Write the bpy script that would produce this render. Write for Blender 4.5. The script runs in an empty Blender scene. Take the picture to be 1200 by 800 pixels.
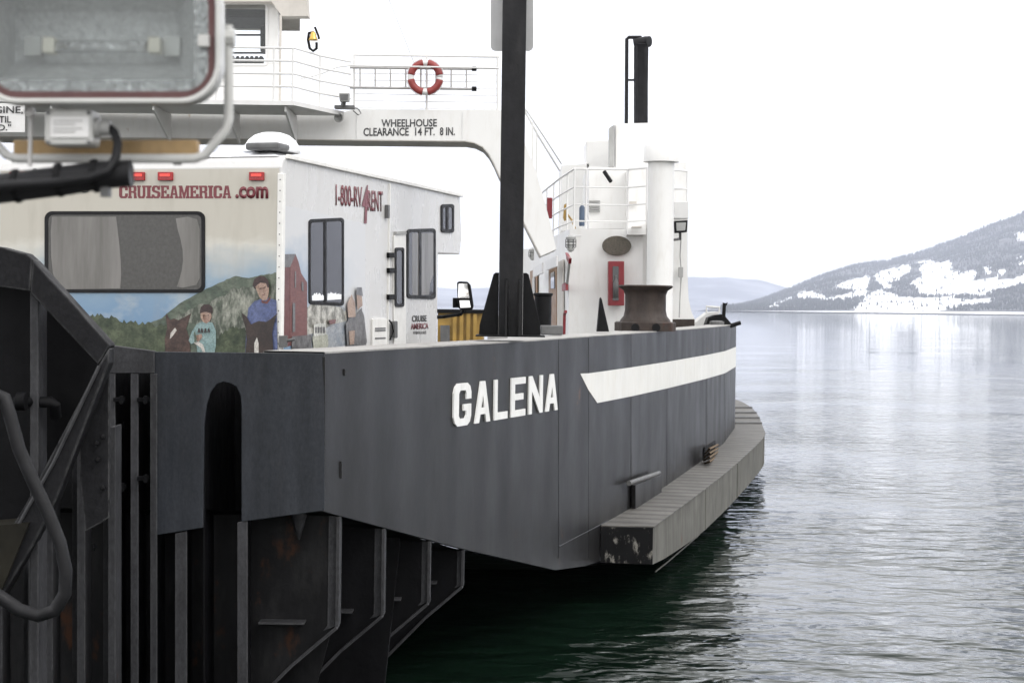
import bpy, bmesh, math, random
from mathutils import Vector, Matrix, noise
R = math.radians
random.seed(7)
S = bpy.context.scene
COL = S.collection

# ------------------------------------------------------------------ camera, sky, sun, exposure
EYE = Vector((0, 0, 3.3)); F = 2000.0; ROLL = 0.0128; HY = 361.0
CR = Vector((math.cos(ROLL), 0, math.sin(ROLL))); CU = Vector((-math.sin(ROLL), 0, math.cos(ROLL)))
cd = bpy.data.cameras.new('camera'); cam = bpy.data.objects.new('camera', cd); COL.objects.link(cam)
cam.matrix_world = Matrix(((CR.x, CU.x, 0, EYE.x), (CR.y, CU.y, -1, EYE.y), (CR.z, CU.z, 0, EYE.z), (0, 0, 0, 1)))
cd.sensor_width = 36; cd.lens = F / 1200 * 36; cd.shift_y = -(400 - HY) / 1200
cd.clip_start = 0.1; cd.clip_end = 80000
cd.dof.use_dof = True; cd.dof.focus_distance = 17.0; cd.dof.aperture_fstop = 7.0
S.camera = cam

SUN_EL, SUN_AZ = 48, 128        # azimuth measured clockwise from +Y (behind the right shoulder)
w = bpy.data.worlds.new('World'); S.world = w; w.use_nodes = True
nt = w.node_tree; nt.nodes.clear()
sky = nt.nodes.new('ShaderNodeTexSky'); sky.sky_type = 'NISHITA'; sky.sun_disc = False
sky.sun_elevation = R(SUN_EL); sky.sun_rotation = R(SUN_AZ)
mx = nt.nodes.new('ShaderNodeMix'); mx.data_type = 'RGBA'; mx.clamp_factor = True
mx.inputs['Factor'].default_value = 0.93
cmb = nt.nodes.new('ShaderNodeCombineXYZ')
tc = nt.nodes.new('ShaderNodeTexCoord'); nz = nt.nodes.new('ShaderNodeTexNoise')
nz.inputs['Scale'].default_value = 2.2; nz.inputs['Detail'].default_value = 4
mr = nt.nodes.new('ShaderNodeMapRange'); mr.inputs['From Min'].default_value = .3; mr.inputs['From Max'].default_value = .7
mr.inputs['To Min'].default_value = .94; mr.inputs['To Max'].default_value = 1.05
vm = nt.nodes.new('ShaderNodeVectorMath'); vm.operation = 'SCALE'
for k, v in zip('XYZ', (12.5, 12.4, 12.3)): cmb.inputs[k].default_value = v
bg = nt.nodes.new('ShaderNodeBackground'); bg.inputs['Strength'].default_value = 0.1
out = nt.nodes.new('ShaderNodeOutputWorld')
L = nt.links.new
L(tc.outputs['Generated'], nz.inputs['Vector']); L(nz.outputs['Fac'], mr.inputs['Value'])
L(cmb.outputs[0], vm.inputs[0]); L(mr.outputs[0], vm.inputs['Scale'])
L(sky.outputs[0], mx.inputs['A']); L(vm.outputs[0], mx.inputs['B'])
L(mx.outputs['Result'], bg.inputs['Color']); L(bg.outputs[0], out.inputs[0])

sl = bpy.data.lights.new('sun', 'SUN'); sl.energy = 0.8; sl.angle = R(25); sl.color = (1, .97, .93)
so = bpy.data.objects.new('sun', sl); COL.objects.link(so)
sd = Vector((math.sin(R(SUN_AZ)) * math.cos(R(SUN_EL)), math.cos(R(SUN_AZ)) * math.cos(R(SUN_EL)), math.sin(R(SUN_EL))))
so.rotation_euler = sd.to_track_quat('Z', 'Y').to_euler(); so.location = sd * 60
S.view_settings.view_transform = 'Standard'; S.view_settings.look = 'None'
S.view_settings.gamma = 1; S.view_settings.use_curve_mapping = False; S.view_settings.exposure = 0.8
S.cycles.max_bounces = 8; S.cycles.volume_bounces = 2
S.cycles.use_denoising = True

# ------------------------------------------------------------------ pixel helpers (1200 x 800 photograph)
def ray(x, y): return CR * ((x - 600) / F) + CU * (-(y - HY) / F) + Vector((0, 1, 0))
def P(x, y, D): return EYE + ray(x, y) * D
def hit(x, y, p0, n):
    d = ray(x, y); return EYE + d * ((p0 - EYE).dot(n) / d.dot(n))
YV = Vector((0, 1, 0)); ZV = Vector((0, 0, 1)); XV = Vector((1, 0, 0))

# ------------------------------------------------------------------ materials
def nd(t, kind, **kw):
    n = t.nodes.new(kind)
    for k, v in kw.items(): setattr(n, k, v)
    return n
def mixc(t, fac, a, b, blend='MIX'):
    m = nd(t, 'ShaderNodeMix', data_type='RGBA', blend_type=blend)
    for sock, v in ((m.inputs['Factor'], fac), (m.inputs['A'], a), (m.inputs['B'], b)):
        if hasattr(v, 'links'): t.links.new(v, sock)
        elif isinstance(v, (int, float)): sock.default_value = v
        else: sock.default_value = (*v[:3], 1)
    return m.outputs['Result']
def noise_fac(t, scale, lo, hi, stretch=(1, 1, 1), detail=5, rough=.6, off=(0, 0, 0)):
    c = nd(t, 'ShaderNodeTexCoord'); mp = nd(t, 'ShaderNodeMapping')
    mp.inputs['Scale'].default_value = stretch; mp.inputs['Location'].default_value = off
    t.links.new(c.outputs['Object'], mp.inputs['Vector'])
    n = nd(t, 'ShaderNodeTexNoise'); n.inputs['Scale'].default_value = scale
    n.inputs['Detail'].default_value = detail; n.inputs['Roughness'].default_value = rough
    t.links.new(mp.outputs[0], n.inputs['Vector'])
    r = nd(t, 'ShaderNodeMapRange'); r.inputs['From Min'].default_value = lo; r.inputs['From Max'].default_value = hi
    t.links.new(n.outputs['Fac'], r.inputs['Value'])
    return r.outputs[0]
def base_mat(name, rough=.5, metal=0.0, spec=.5):
    m = bpy.data.materials.new(name); m.use_nodes = True; t = m.node_tree
    b = t.nodes['Principled BSDF']; b.inputs['Roughness'].default_value = rough
    b.inputs['Metallic'].default_value = metal; b.inputs['Specular IOR Level'].default_value = spec
    return m, t, b
def paint(name, col, rough=.5, metal=0.0, var=.12, scale=3.0, streak=0.0, rust=0.0, rustcol=(.12, .05, .02), bump=0.0,
          bscale=20.0, dirt=0.0, dirtcol=(.12, .11, .10), spec=.5, rvar=.15, rustscale=2.5, edge=0.0, grain=0.0):
    m, t, b = base_mat(name, rough, metal, spec)
    dark = tuple(c * (1 - var) for c in col); lite = tuple(min(1, c * (1 + var)) for c in col)
    c = mixc(t, noise_fac(t, scale, .3, .7), dark, lite)
    if streak:
        f = noise_fac(t, 9, .45, .75, (1, 1, .06), 6)
        mm = nd(t, 'ShaderNodeMath', operation='MULTIPLY'); t.links.new(f, mm.inputs[0]); mm.inputs[1].default_value = streak
        c = mixc(t, mm.outputs[0], c, tuple(min(1, x * 1.5 + .004) for x in col))
        f = noise_fac(t, 6, .5, .75, (1, 1, .08), 6, off=(5, 3, 1))
        mm = nd(t, 'ShaderNodeMath', operation='MULTIPLY'); t.links.new(f, mm.inputs[0]); mm.inputs[1].default_value = streak
        c = mixc(t, mm.outputs[0], c, tuple(x * .5 for x in col))
    if dirt:
        f = noise_fac(t, 7, .5, .8, (1, 1, .25), 8, .7, (2, 9, 4))
        mm = nd(t, 'ShaderNodeMath', operation='MULTIPLY'); t.links.new(f, mm.inputs[0]); mm.inputs[1].default_value = dirt
        c = mixc(t, mm.outputs[0], c, dirtcol)
    if rust:
        f = noise_fac(t, rustscale, .68 - rust * .25, .74 - rust * .22, (1, 1, .5), 8, .7, (11, 7, 3))
        c = mixc(t, f, c, rustcol)
    if grain:
        g_ = nd(t, 'ShaderNodeMapRange'); t.links.new(noise_fac(t, 55, .3, .7, (1, 1, .5), 6, .75), g_.inputs['Value'])
        g_.inputs['To Min'].default_value = 1 - grain; g_.inputs['To Max'].default_value = 1 + grain
        sv = nd(t, 'ShaderNodeVectorMath', operation='SCALE'); t.links.new(c, sv.inputs[0]); t.links.new(g_.outputs[0], sv.inputs['Scale']); c = sv.outputs[0]
    if edge:                                                 # paint rubbed off along the sharp edges
        bv = nd(t, 'ShaderNodeBevel', samples=4); bv.inputs['Radius'].default_value = .012
        g = nd(t, 'ShaderNodeNewGeometry'); dp_ = nd(t, 'ShaderNodeVectorMath', operation='DOT_PRODUCT')
        t.links.new(bv.outputs[0], dp_.inputs[0]); t.links.new(g.outputs['Normal'], dp_.inputs[1])
        r = nd(t, 'ShaderNodeMapRange'); t.links.new(dp_.outputs['Value'], r.inputs['Value'])
        r.inputs['From Min'].default_value = .995; r.inputs['From Max'].default_value = .9
        mm = nd(t, 'ShaderNodeMath', operation='MULTIPLY'); t.links.new(r.outputs[0], mm.inputs[0])
        m4 = nd(t, 'ShaderNodeMath', operation='MULTIPLY'); t.links.new(noise_fac(t, 14, .35, .6), m4.inputs[0]); m4.inputs[1].default_value = edge
        t.links.new(m4.outputs[0], mm.inputs[1]); c = mixc(t, mm.outputs[0], c, (.14, .14, .14))
    t.links.new(c, b.inputs['Base Color'])
    if rvar:
        r = nd(t, 'ShaderNodeMapRange'); t.links.new(noise_fac(t, scale * 2.3, .3, .7, (1, 1, .5)), r.inputs['Value'])
        r.inputs['To Min'].default_value = max(.03, rough - rvar); r.inputs['To Max'].default_value = min(1, rough + rvar)
        t.links.new(r.outputs[0], b.inputs['Roughness'])
    if bump:
        bp = nd(t, 'ShaderNodeBump'); bp.inputs['Strength'].default_value = bump; bp.inputs['Distance'].default_value = .01
        t.links.new(noise_fac(t, bscale, .2, .8), bp.inputs['Height']); t.links.new(bp.outputs[0], b.inputs['Normal'])
    return m
def flat_print(name, a, b_, scale=12, lo=.35, hi=.65, stretch=(1, 1, 1), rough=.35):
    m, t, b = base_mat(name, rough)
    c = mixc(t, noise_fac(t, scale, lo, hi, stretch), a, b_)
    if name.startswith('printed'):
        g_ = nd(t, 'ShaderNodeMapRange'); t.links.new(noise_fac(t, scale * 4.5, .3, .7, stretch, 6, .75, (3, 3, 3)), g_.inputs['Value'])
        g_.inputs['To Min'].default_value = .5; g_.inputs['To Max'].default_value = 1.5
        sv = nd(t, 'ShaderNodeVectorMath', operation='SCALE'); t.links.new(c, sv.inputs[0]); t.links.new(g_.outputs[0], sv.inputs['Scale']); c = sv.outputs[0]
    t.links.new(c, b.inputs['Base Color'])
    return m
def glass_mat(name, col=(.02, .022, .025), rough=.06):
    m, t, b = base_mat(name, rough, 0, .6)
    t.links.new(mixc(t, noise_fac(t, 2.5, .3, .7), col, tuple(x * 1.5 for x in col)), b.inputs['Base Color'])
    return m
def clear_glass(name, frost=.0):
    m = bpy.data.materials.new(name); m.use_nodes = True; t = m.node_tree; t.nodes.clear()
    tr = nd(t, 'ShaderNodeBsdfTransparent'); tr.inputs[0].default_value = (.95, .97, .97, 1)
    gl = nd(t, 'ShaderNodeBsdfGlossy'); gl.inputs['Roughness'].default_value = .08
    fr = nd(t, 'ShaderNodeFresnel'); fr.inputs[0].default_value = 1.45
    ms = nd(t, 'ShaderNodeMixShader'); o = nd(t, 'ShaderNodeOutputMaterial')
    t.links.new(fr.outputs[0], ms.inputs[0]); t.links.new(tr.outputs[0], ms.inputs[1]); t.links.new(gl.outputs[0], ms.inputs[2])
    t.links.new(ms.outputs[0], o.inputs[0]); return m

M = {}
M['hull'] = paint('hull_black_paint', (.0105, .0102, .0104), .38, spec=.19, grain=.3, rvar=.06, var=.10, scale=.8, streak=.16, rust=.05, bump=.2, bscale=2.2, dirt=.2, dirtcol=(.034, .033, .032))
def hull_extra(m, amp):
    t = m.node_tree; b = t.nodes['Principled BSDF']
    old = b.inputs['Base Color'].links[0].from_socket
    f = noise_fac(t, 1.1, .32, .68, (1, 1, .03), 3, .5, (7, 2, 0))
    sc = nd(t, 'ShaderNodeMapRange'); t.links.new(f, sc.inputs['Value']); sc.inputs['To Min'].default_value = .85; sc.inputs['To Max'].default_value = 1.2
    vmn = nd(t, 'ShaderNodeVectorMath', operation='SCALE'); t.links.new(old, vmn.inputs[0]); t.links.new(sc.outputs[0], vmn.inputs['Scale'])
    # scattered scrapes down to primer
    sp = noise_fac(t, 7, .685, .72, (1, 1, .2), 10, .8, (1, 8, 3))
    mm = nd(t, 'ShaderNodeMath', operation='MULTIPLY'); t.links.new(sp, mm.inputs[0]); mm.inputs[1].default_value = .75
    t.links.new(mixc(t, mm.outputs[0], vmn.outputs[0], (.075, .066, .06)), b.inputs['Base Color'])
    c = nd(t, 'ShaderNodeTexCoord'); w_ = nd(t, 'ShaderNodeTexWave', wave_type='BANDS', bands_direction='Y')
    w_.inputs['Scale'].default_value = .42; w_.inputs['Distortion'].default_value = 1.2; w_.inputs['Detail'].default_value = 2; w_.inputs['Detail Scale'].default_value = .6
    t.links.new(c.outputs['Object'], w_.inputs['Vector'])
    bp = nd(t, 'ShaderNodeBump'); bp.inputs['Strength'].default_value = amp; bp.inputs['Distance'].default_value = .05
    t.links.new(w_.outputs['Fac'], bp.inputs['Height'])
    prev = b.inputs['Normal'].links[0].from_socket if b.inputs['Normal'].links else None
    if prev: t.links.new(prev, bp.inputs['Normal'])
    t.links.new(bp.outputs[0], b.inputs['Normal'])
hull_extra(M['hull'], .14)
M['hull_worn'] = paint('hull_worn_paint', (.019, .0215, .0265), .45, spec=.25, grain=.3, var=.25, scale=1.6, streak=.8, rust=.08, bump=.2, bscale=6, dirt=.35, dirtcol=(.05, .05, .054))
M['cap'] = paint('bulwark_cap_paint', (.30, .29, .275), .6, var=.25, scale=4, dirt=.6, dirtcol=(.12, .115, .11), rust=.1)
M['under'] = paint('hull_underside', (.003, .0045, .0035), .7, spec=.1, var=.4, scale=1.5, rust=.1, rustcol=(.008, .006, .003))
M['dark'] = paint('recess_shade_steel', (.0035, .0035, .0042), .6, spec=.1, var=.4, scale=2, streak=.5, rust=.2, rustcol=(.028, .013, .006), bump=.4, bscale=9)  # near-black base holds the shade of gaps and recesses; the rust is rust
M['frame'] = paint('frame_edge_steel', (.032, .0322, .035), .5, spec=.2, edge=.4, grain=.4, var=.3, scale=3, streak=.6, rust=.1, dirt=.4, dirtcol=(.055, .055, .055), bump=.3, bscale=14)
M['ramp'] = paint('ramp_girder_paint', (.0095, .0095, .0108), .55, spec=.12, edge=.8, grain=.45, var=.25, scale=4, streak=.3, dirt=.5, dirtcol=(.02, .02, .021), bump=.35, bscale=16)
M['sponson'] = paint('sponson_side_paint', (.118, .116, .104), .75, spec=.2, var=.25, scale=2, streak=.6, dirt=.6, dirtcol=(.06, .058, .05), rust=.10)
M['scuff'] = paint('scuffed_black_paint', (.006, .006, .0066), .55, spec=.12, var=.3, scale=5, dirt=.0, streak=.25, rust=.5, rustcol=(.2, .19, .17), rustscale=9)
M['white'] = paint('ship_white_paint', (.72, .715, .70), .45, var=.03, scale=1.2, dirt=.32, dirtcol=(.45, .40, .33), rust=.035, bump=.12, bscale=1.5, rustcol=(.35, .22, .12))
M['white2'] = paint('ship_white_trim', (.66, .655, .645), .5, var=.04, scale=5, dirt=.15, dirtcol=(.45, .42, .38))
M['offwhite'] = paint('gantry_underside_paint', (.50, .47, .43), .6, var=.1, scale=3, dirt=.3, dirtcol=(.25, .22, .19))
M['stripe'] = paint('stripe_white_paint', (.74, .73, .69), .5, var=.05, scale=2, dirt=.35, dirtcol=(.5, .46, .38), streak=.1, rust=.13, rustcol=(.52, .44, .30))
M['letter'] = paint('letter_white_paint', (.78, .775, .755), .55, var=.06, scale=8, rust=.12, rustcol=(.35, .31, .26), rustscale=16, dirt=.35, dirtcol=(.4, .38, .34))
M['mast'] = paint('mast_black_paint', (.011, .011, .0125), .5, spec=.2, edge=.3, var=.3, scale=6, streak=.25, dirt=.12, bump=.2, bscale=20)
M['black'] = paint('black_paint', (.006, .006, .0066), .55, spec=.15, var=.3, scale=8)
M['rubber'] = paint('black_rubber', (.012, .012, .0132), .5, spec=.2, var=.2, scale=10, bump=.2)
M['bitt'] = paint('rusty_bitt_steel', (.034, .025, .021), .6, spec=.25, var=.4, scale=6, streak=.6, rust=.45, rustcol=(.055, .024, .014), bump=.3, bscale=25, dirt=.3, dirtcol=(.09, .08, .07))
M['grey'] = paint('grey_steel', (.32, .32, .31), .5, var=.1, scale=6)
M['dgrey'] = paint('dark_grey_steel', (.10, .10, .10), .5, var=.2, scale=9)
M['red'] = paint('red_paint', (.19, .012, .018), .45, var=.12, scale=8)
M['orange'] = paint('life_ring_red', (.24, .034, .03), .5, var=.12, scale=8)
M['brass'] = paint('bell_brass', (.55, .36, .10), .3, .85, var=.2, scale=10)
M['wood'] = paint('door_wood', (.22, .125, .06), .5, var=.25, scale=5, streak=.4)
M['yellow'] = paint('yellow_paint', (.30, .185, .04), .5, var=.2, scale=6, dirt=.35)
M['ochre'] = paint('ochre_beam_paint', (.36, .24, .11), .6, var=.2, scale=30, dirt=.4, dirtcol=(.12, .08, .04))
M['grey2'] = paint('worn_step_tube', (.09, .09, .088), .55, var=.2, scale=9)
M['rope'] = paint('weathered_rope', (.11, .07, .032), .8, var=.3, scale=20)
M['bronze'] = paint('bronze_plaque', (.09, .078, .062), .4, .4, var=.3, scale=30, bump=.5, bscale=40)
M['glass'] = glass_mat('window_glass')
M['rvglass'] = glass_mat('rv_window_glass', (.030, .030, .033), .12)
M['curtain'] = flat_print('window_curtain', (.115, .11, .10), (.20, .19, .18), 9, .3, .7, (1, 1, .12), .25)
M['tint'] = flat_print('tinted_rear_glass', (.040, .038, .035), (.062, .060, .056), 40, .3, .7, (1, 1, 1), .18)
M['rvwhite'] = paint('rv_white_panel', (.565, .56, .55), .3, var=.04, scale=1.5, dirt=.25, dirtcol=(.38, .36, .33))
M['rvtrim'] = paint('rv_trim_white', (.74, .73, .70), .45, var=.06, scale=14, dirt=.3, dirtcol=(.35, .32, .28))
M['snow'] = paint('snow', (.90, .91, .93), .7, var=.03, scale=6, bump=.5, bscale=8)
M['maroon'] = paint('maroon_print', (.16, .032, .04), .4, var=.12, scale=20)
M['signblk'] = paint('sign_black_paint', (.04, .04, .042), .5, var=.1, scale=10)
M['lens'] = None
M['pipe'] = paint('galvanised_pipe', (.42, .41, .40), .4, .3, var=.12, scale=12, dirt=.3)
M['gasket'] = paint('red_gasket', (.085, .036, .035), .6, var=.15, scale=20)
M['lampgrey'] = paint('lamp_grey_enamel', (.50, .50, .48), .4, var=.08, scale=16, dirt=.3)
def hammered():
    m, t, b = base_mat('hammered_aluminium', .42, .3)
    t.links.new(mixc(t, noise_fac(t, 60, .3, .7), (.62, .62, .62), (.85, .85, .845)), b.inputs['Base Color'])
    bp = nd(t, 'ShaderNodeBump'); bp.inputs['Strength'].default_value = 1; bp.inputs['Distance'].default_value = .004
    t.links.new(noise_fac(t, 130, .3, .7, detail=2), bp.inputs['Height']); t.links.new(bp.outputs[0], b.inputs['Normal'])
    return m
M['hammer'] = hammered()
M['glint'] = hammered(); M['glint'].name = 'bright_hammered_aluminium'; M['glint'].node_tree.nodes['Principled BSDF'].inputs['Roughness'].default_value = .2; M['glint'].node_tree.nodes['Principled BSDF'].inputs['Metallic'].default_value = .8
def lit_lens():
    m, t, b = base_mat('lit_red_lens', .3)
    b.inputs['Base Color'].default_value = (.5, .02, .02, 1)
    b.inputs['Emission Color'].default_value = (1, .12, .08, 1); b.inputs['Emission Strength'].default_value = .35
    return m
M['lens'] = lit_lens()
M['lensred'] = paint('red_lens_housing', (.30, .012, .015), .25, var=.15, scale=20)
def tread():
    m, t, b = base_mat('checker_plate', .62)
    c = mixc(t, noise_fac(t, 2, .35, .7, (1, 1, 1), 8), (.085, .081, .073), (.15, .143, .13))
    c = mixc(t, noise_fac(t, 9, .55, .7, (1, 1, 1), 8, .7, (4, 4, 4)), c, (.06, .052, .043))
    tcn = nd(t, 'ShaderNodeTexCoord'); mp = nd(t, 'ShaderNodeMapping')
    mp.inputs['Rotation'].default_value = (0, 0, R(14))
    t.links.new(tcn.outputs['Object'], mp.inputs['Vector'])
    ck = nd(t, 'ShaderNodeTexWave', wave_type='BANDS', bands_direction='Y'); ck.inputs['Scale'].default_value = .75; ck.inputs['Distortion'].default_value = .3
    t.links.new(mp.outputs[0], ck.inputs['Vector'])
    rg = nd(t, 'ShaderNodeMapRange'); t.links.new(ck.outputs['Fac'], rg.inputs['Value']); rg.inputs['From Min'].default_value = .55; rg.inputs['From Max'].default_value = .9
    rg.inputs['To Max'].default_value = .6
    c = mixc(t, rg.outputs[0], c, (.03, .028, .025))
    t.links.new(c, b.inputs['Base Color'])
    bp = nd(t, 'ShaderNodeBump'); bp.inputs['Strength'].default_value = .8; bp.inputs['Distance'].default_value = .006
    t.links.new(ck.outputs['Fac'], bp.inputs['Height']); t.links.new(bp.outputs[0], b.inputs['Normal'])
    return m
M['tread'] = tread()

# ------------------------------------------------------------------ mesh builder
class MB:
    def each(s, name, m, parent=None, **kw):                 # every separate piece becomes an object of its own
        left = set(s.bm.verts); res = []
        while left:
            st = [left.pop()]; isl = set(st)
            while st:
                v = st.pop()
                for e in v.link_edges:
                    q = e.other_vert(v)
                    if q not in isl: isl.add(q); left.discard(q); st.append(q)
            b2 = MB(); mp = {v: b2.bm.verts.new(v.co) for v in isl}
            for f in {f for v in isl for f in v.link_faces}: b2.bm.faces.new([mp[v] for v in f.verts])
            res.append(b2.build(name, m, parent, **kw))
        s.bm.free(); return res
    def __init__(s): s.bm = bmesh.new()
    def face(s, pts):
        try: return s.bm.faces.new([s.bm.verts.new(p) for p in pts])
        except ValueError: return None
    def prism(s, pts, ext):
        ext = Vector(ext); a = [s.bm.verts.new(p) for p in pts]; b = [s.bm.verts.new(Vector(p) + ext) for p in pts]
        n = len(pts); s.bm.faces.new(a); s.bm.faces.new(b[::-1])
        for i in range(n): s.bm.faces.new((a[i], b[i], b[(i + 1) % n], a[(i + 1) % n]))
        return s
    def box(s, c, size, rz=0.0, ax=None):
        c = Vector(c); rx = Matrix.Rotation(rz, 3, 'Z')
        u, v, q = (rx @ XV, rx @ YV, ZV) if ax is None else ax
        h = Vector(size) / 2
        base = [c - u * h.x - v * h.y - q * h.z, c + u * h.x - v * h.y - q * h.z, c + u * h.x + v * h.y - q * h.z, c - u * h.x + v * h.y - q * h.z]
        return s.prism(base, q * size[2])
    def pbox(s, x0, y0, x1, y1, D, t):                       # a box standing facing the quay, seen over those pixels
        return s.prism([P(x0, y0, D), P(x1, y0, D), P(x1, y1, D), P(x0, y1, D)], YV * t)
    def tube(s, pts, r, seg=8, cap=True):
        pts = [Vector(p) for p in pts]; rings = []
        rs = r if isinstance(r, (list, tuple)) else [r] * len(pts)
        up = None
        for i, p in enumerate(pts):
            d = (pts[min(i + 1, len(pts) - 1)] - pts[max(i - 1, 0)]).normalized()
            if up is None: up = ZV if abs(d.z) < .9 else XV
            a = d.cross(up).normalized(); b = a.cross(d).normalized(); up = b
            rings.append([s.bm.verts.new(p + (a * math.cos(2 * math.pi * k / seg) + b * math.sin(2 * math.pi * k / seg)) * rs[i]) for k in range(seg)])
        for A, B in zip(rings, rings[1:]):
            for k in range(seg): s.bm.faces.new((A[k], A[(k + 1) % seg], B[(k + 1) % seg], B[k]))
        if cap: s.bm.faces.new(rings[0][::-1]); s.bm.faces.new(rings[-1])
        return s
    def lathe(s, c, prof, seg=24, axis=None):
        c = Vector(c); q = ZV if axis is None else Vector(axis).normalized()
        a = q.cross(YV if abs(q.y) < .9 else XV).normalized(); b = q.cross(a); rings = []
        for r, z in prof:
            rings.append([s.bm.verts.new(c + q * z + (a * math.cos(2 * math.pi * k / seg) + b * math.sin(2 * math.pi * k / seg)) * max(r, 1e-4)) for k in range(seg)])
        for A, B in zip(rings, rings[1:]):
            for k in range(seg): s.bm.faces.new((A[k], A[(k + 1) % seg], B[(k + 1) % seg], B[k]))
        s.bm.faces.new(rings[0][::-1]); s.bm.faces.new(rings[-1]); return s
    def build(s, name, m, parent=None, bevel=0.0, smooth=False, loc=None, recalc=True, auto=False):
        if recalc: bmesh.ops.recalc_face_normals(s.bm, faces=s.bm.faces)
        me = bpy.data.meshes.new(name); s.bm.to_mesh(me); s.bm.free()
        if smooth:
            for p in me.polygons: p.use_smooth = True
            if auto: me.set_sharp_from_angle(angle=R(40))
        o = bpy.data.objects.new(name, me); COL.objects.link(o)
        for mm in (m if isinstance(m, list) else [m]): me.materials.append(mm)
        if loc is not None:
            me.transform(Matrix.Translation(-Vector(loc))); o.location = loc
        if parent is not None:
            o.parent = parent
            if parent.type == 'EMPTY': o.matrix_parent_inverse = Matrix.Translation(-Vector(parent.location))
        if bevel:
            b = o.modifiers.new('bevel', 'BEVEL'); b.width = bevel; b.segments = 2; b.limit_method = 'ANGLE'
        return o
def thing(name, label, cat, loc, group=None):
    o = bpy.data.objects.new(name, None); COL.objects.link(o); o.location = loc; o.empty_display_size = .2
    o['label'] = label; o['category'] = cat
    if group: o['group'] = group
    return o
def tag(o, label, cat, group=None):
    o['label'] = label; o['category'] = cat
    if group: o['group'] = group
    return o
def struct(o, kind='structure'): o['kind'] = kind; return o
def simple(name, m, parent, fn, **kw):
    b = MB(); fn(b); return b.build(name, m, parent, **kw)
def rrect(x0, y0, x1, y1, r, n=6):
    pts = []
    for cx, cy, a0 in ((x1 - r, y0 + r, -90), (x1 - r, y1 - r, 0), (x0 + r, y1 - r, 90), (x0 + r, y0 + r, 180)):
        for k in range(n + 1):
            a = R(a0 + 90 * k / n); pts.append((cx + r * math.cos(a), cy + r * math.sin(a)))
    return pts
def ring_prism(b, outer, inner, ext):                        # two outlines with the same number of points
    ext = Vector(ext); n = len(outer)
    A = [b.bm.verts.new(p) for p in outer]; B = [b.bm.verts.new(p) for p in inner]
    C = [b.bm.verts.new(Vector(p) + ext) for p in outer]; D = [b.bm.verts.new(Vector(p) + ext) for p in inner]
    for i in range(n):
        j = (i + 1) % n
        b.bm.faces.new((A[i], A[j], B[j], B[i])); b.bm.faces.new((C[i], D[i], D[j], C[j]))
        b.bm.faces.new((A[i], C[i], C[j], A[j])); b.bm.faces.new((B[i], B[j], D[j], D[i]))
def text(name, body, m, parent, bl, br, tl, thick=.004, bold=0.0, shear=0.0, fit=True, n=None):
    """lettering laid into the box bl - br - tl (world points)"""
    cu = bpy.data.curves.new(name, 'FONT'); cu.body = body; cu.offset = bold; cu.shear = shear; cu.resolution_u = 3
    tmp = bpy.data.objects.new(name, cu); COL.objects.link(tmp)
    dg = bpy.context.evaluated_depsgraph_get(); dg.update()
    me = bpy.data.meshes.new_from_object(tmp.evaluated_get(dg)); bpy.data.objects.remove(tmp)
    bm = bmesh.new(); bm.from_mesh(me); bpy.data.meshes.remove(me)
    xs = [v.co.x for v in bm.verts]; ys = [v.co.y for v in bm.verts]
    x0, x1, y0, y1 = min(xs), max(xs), min(ys), max(ys)
    U = Vector(br) - Vector(bl); V = Vector(tl) - Vector(bl); N = U.cross(V).normalized() if n is None else n
    for v in bm.verts:
        v.co = Vector(bl) + U * ((v.co.x - x0) / (x1 - x0)) + V * ((v.co.y - y0) / (y1 - y0)) + N * thick
    res = bmesh.ops.extrude_face_region(bm, geom=bm.faces[:])
    for v in [g for g in res['geom'] if isinstance(g, bmesh.types.BMVert)]: v.co -= N * (thick * .8)
    b = MB(); b.bm.free(); b.bm = bm
    return b.build(name, m, parent)

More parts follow.
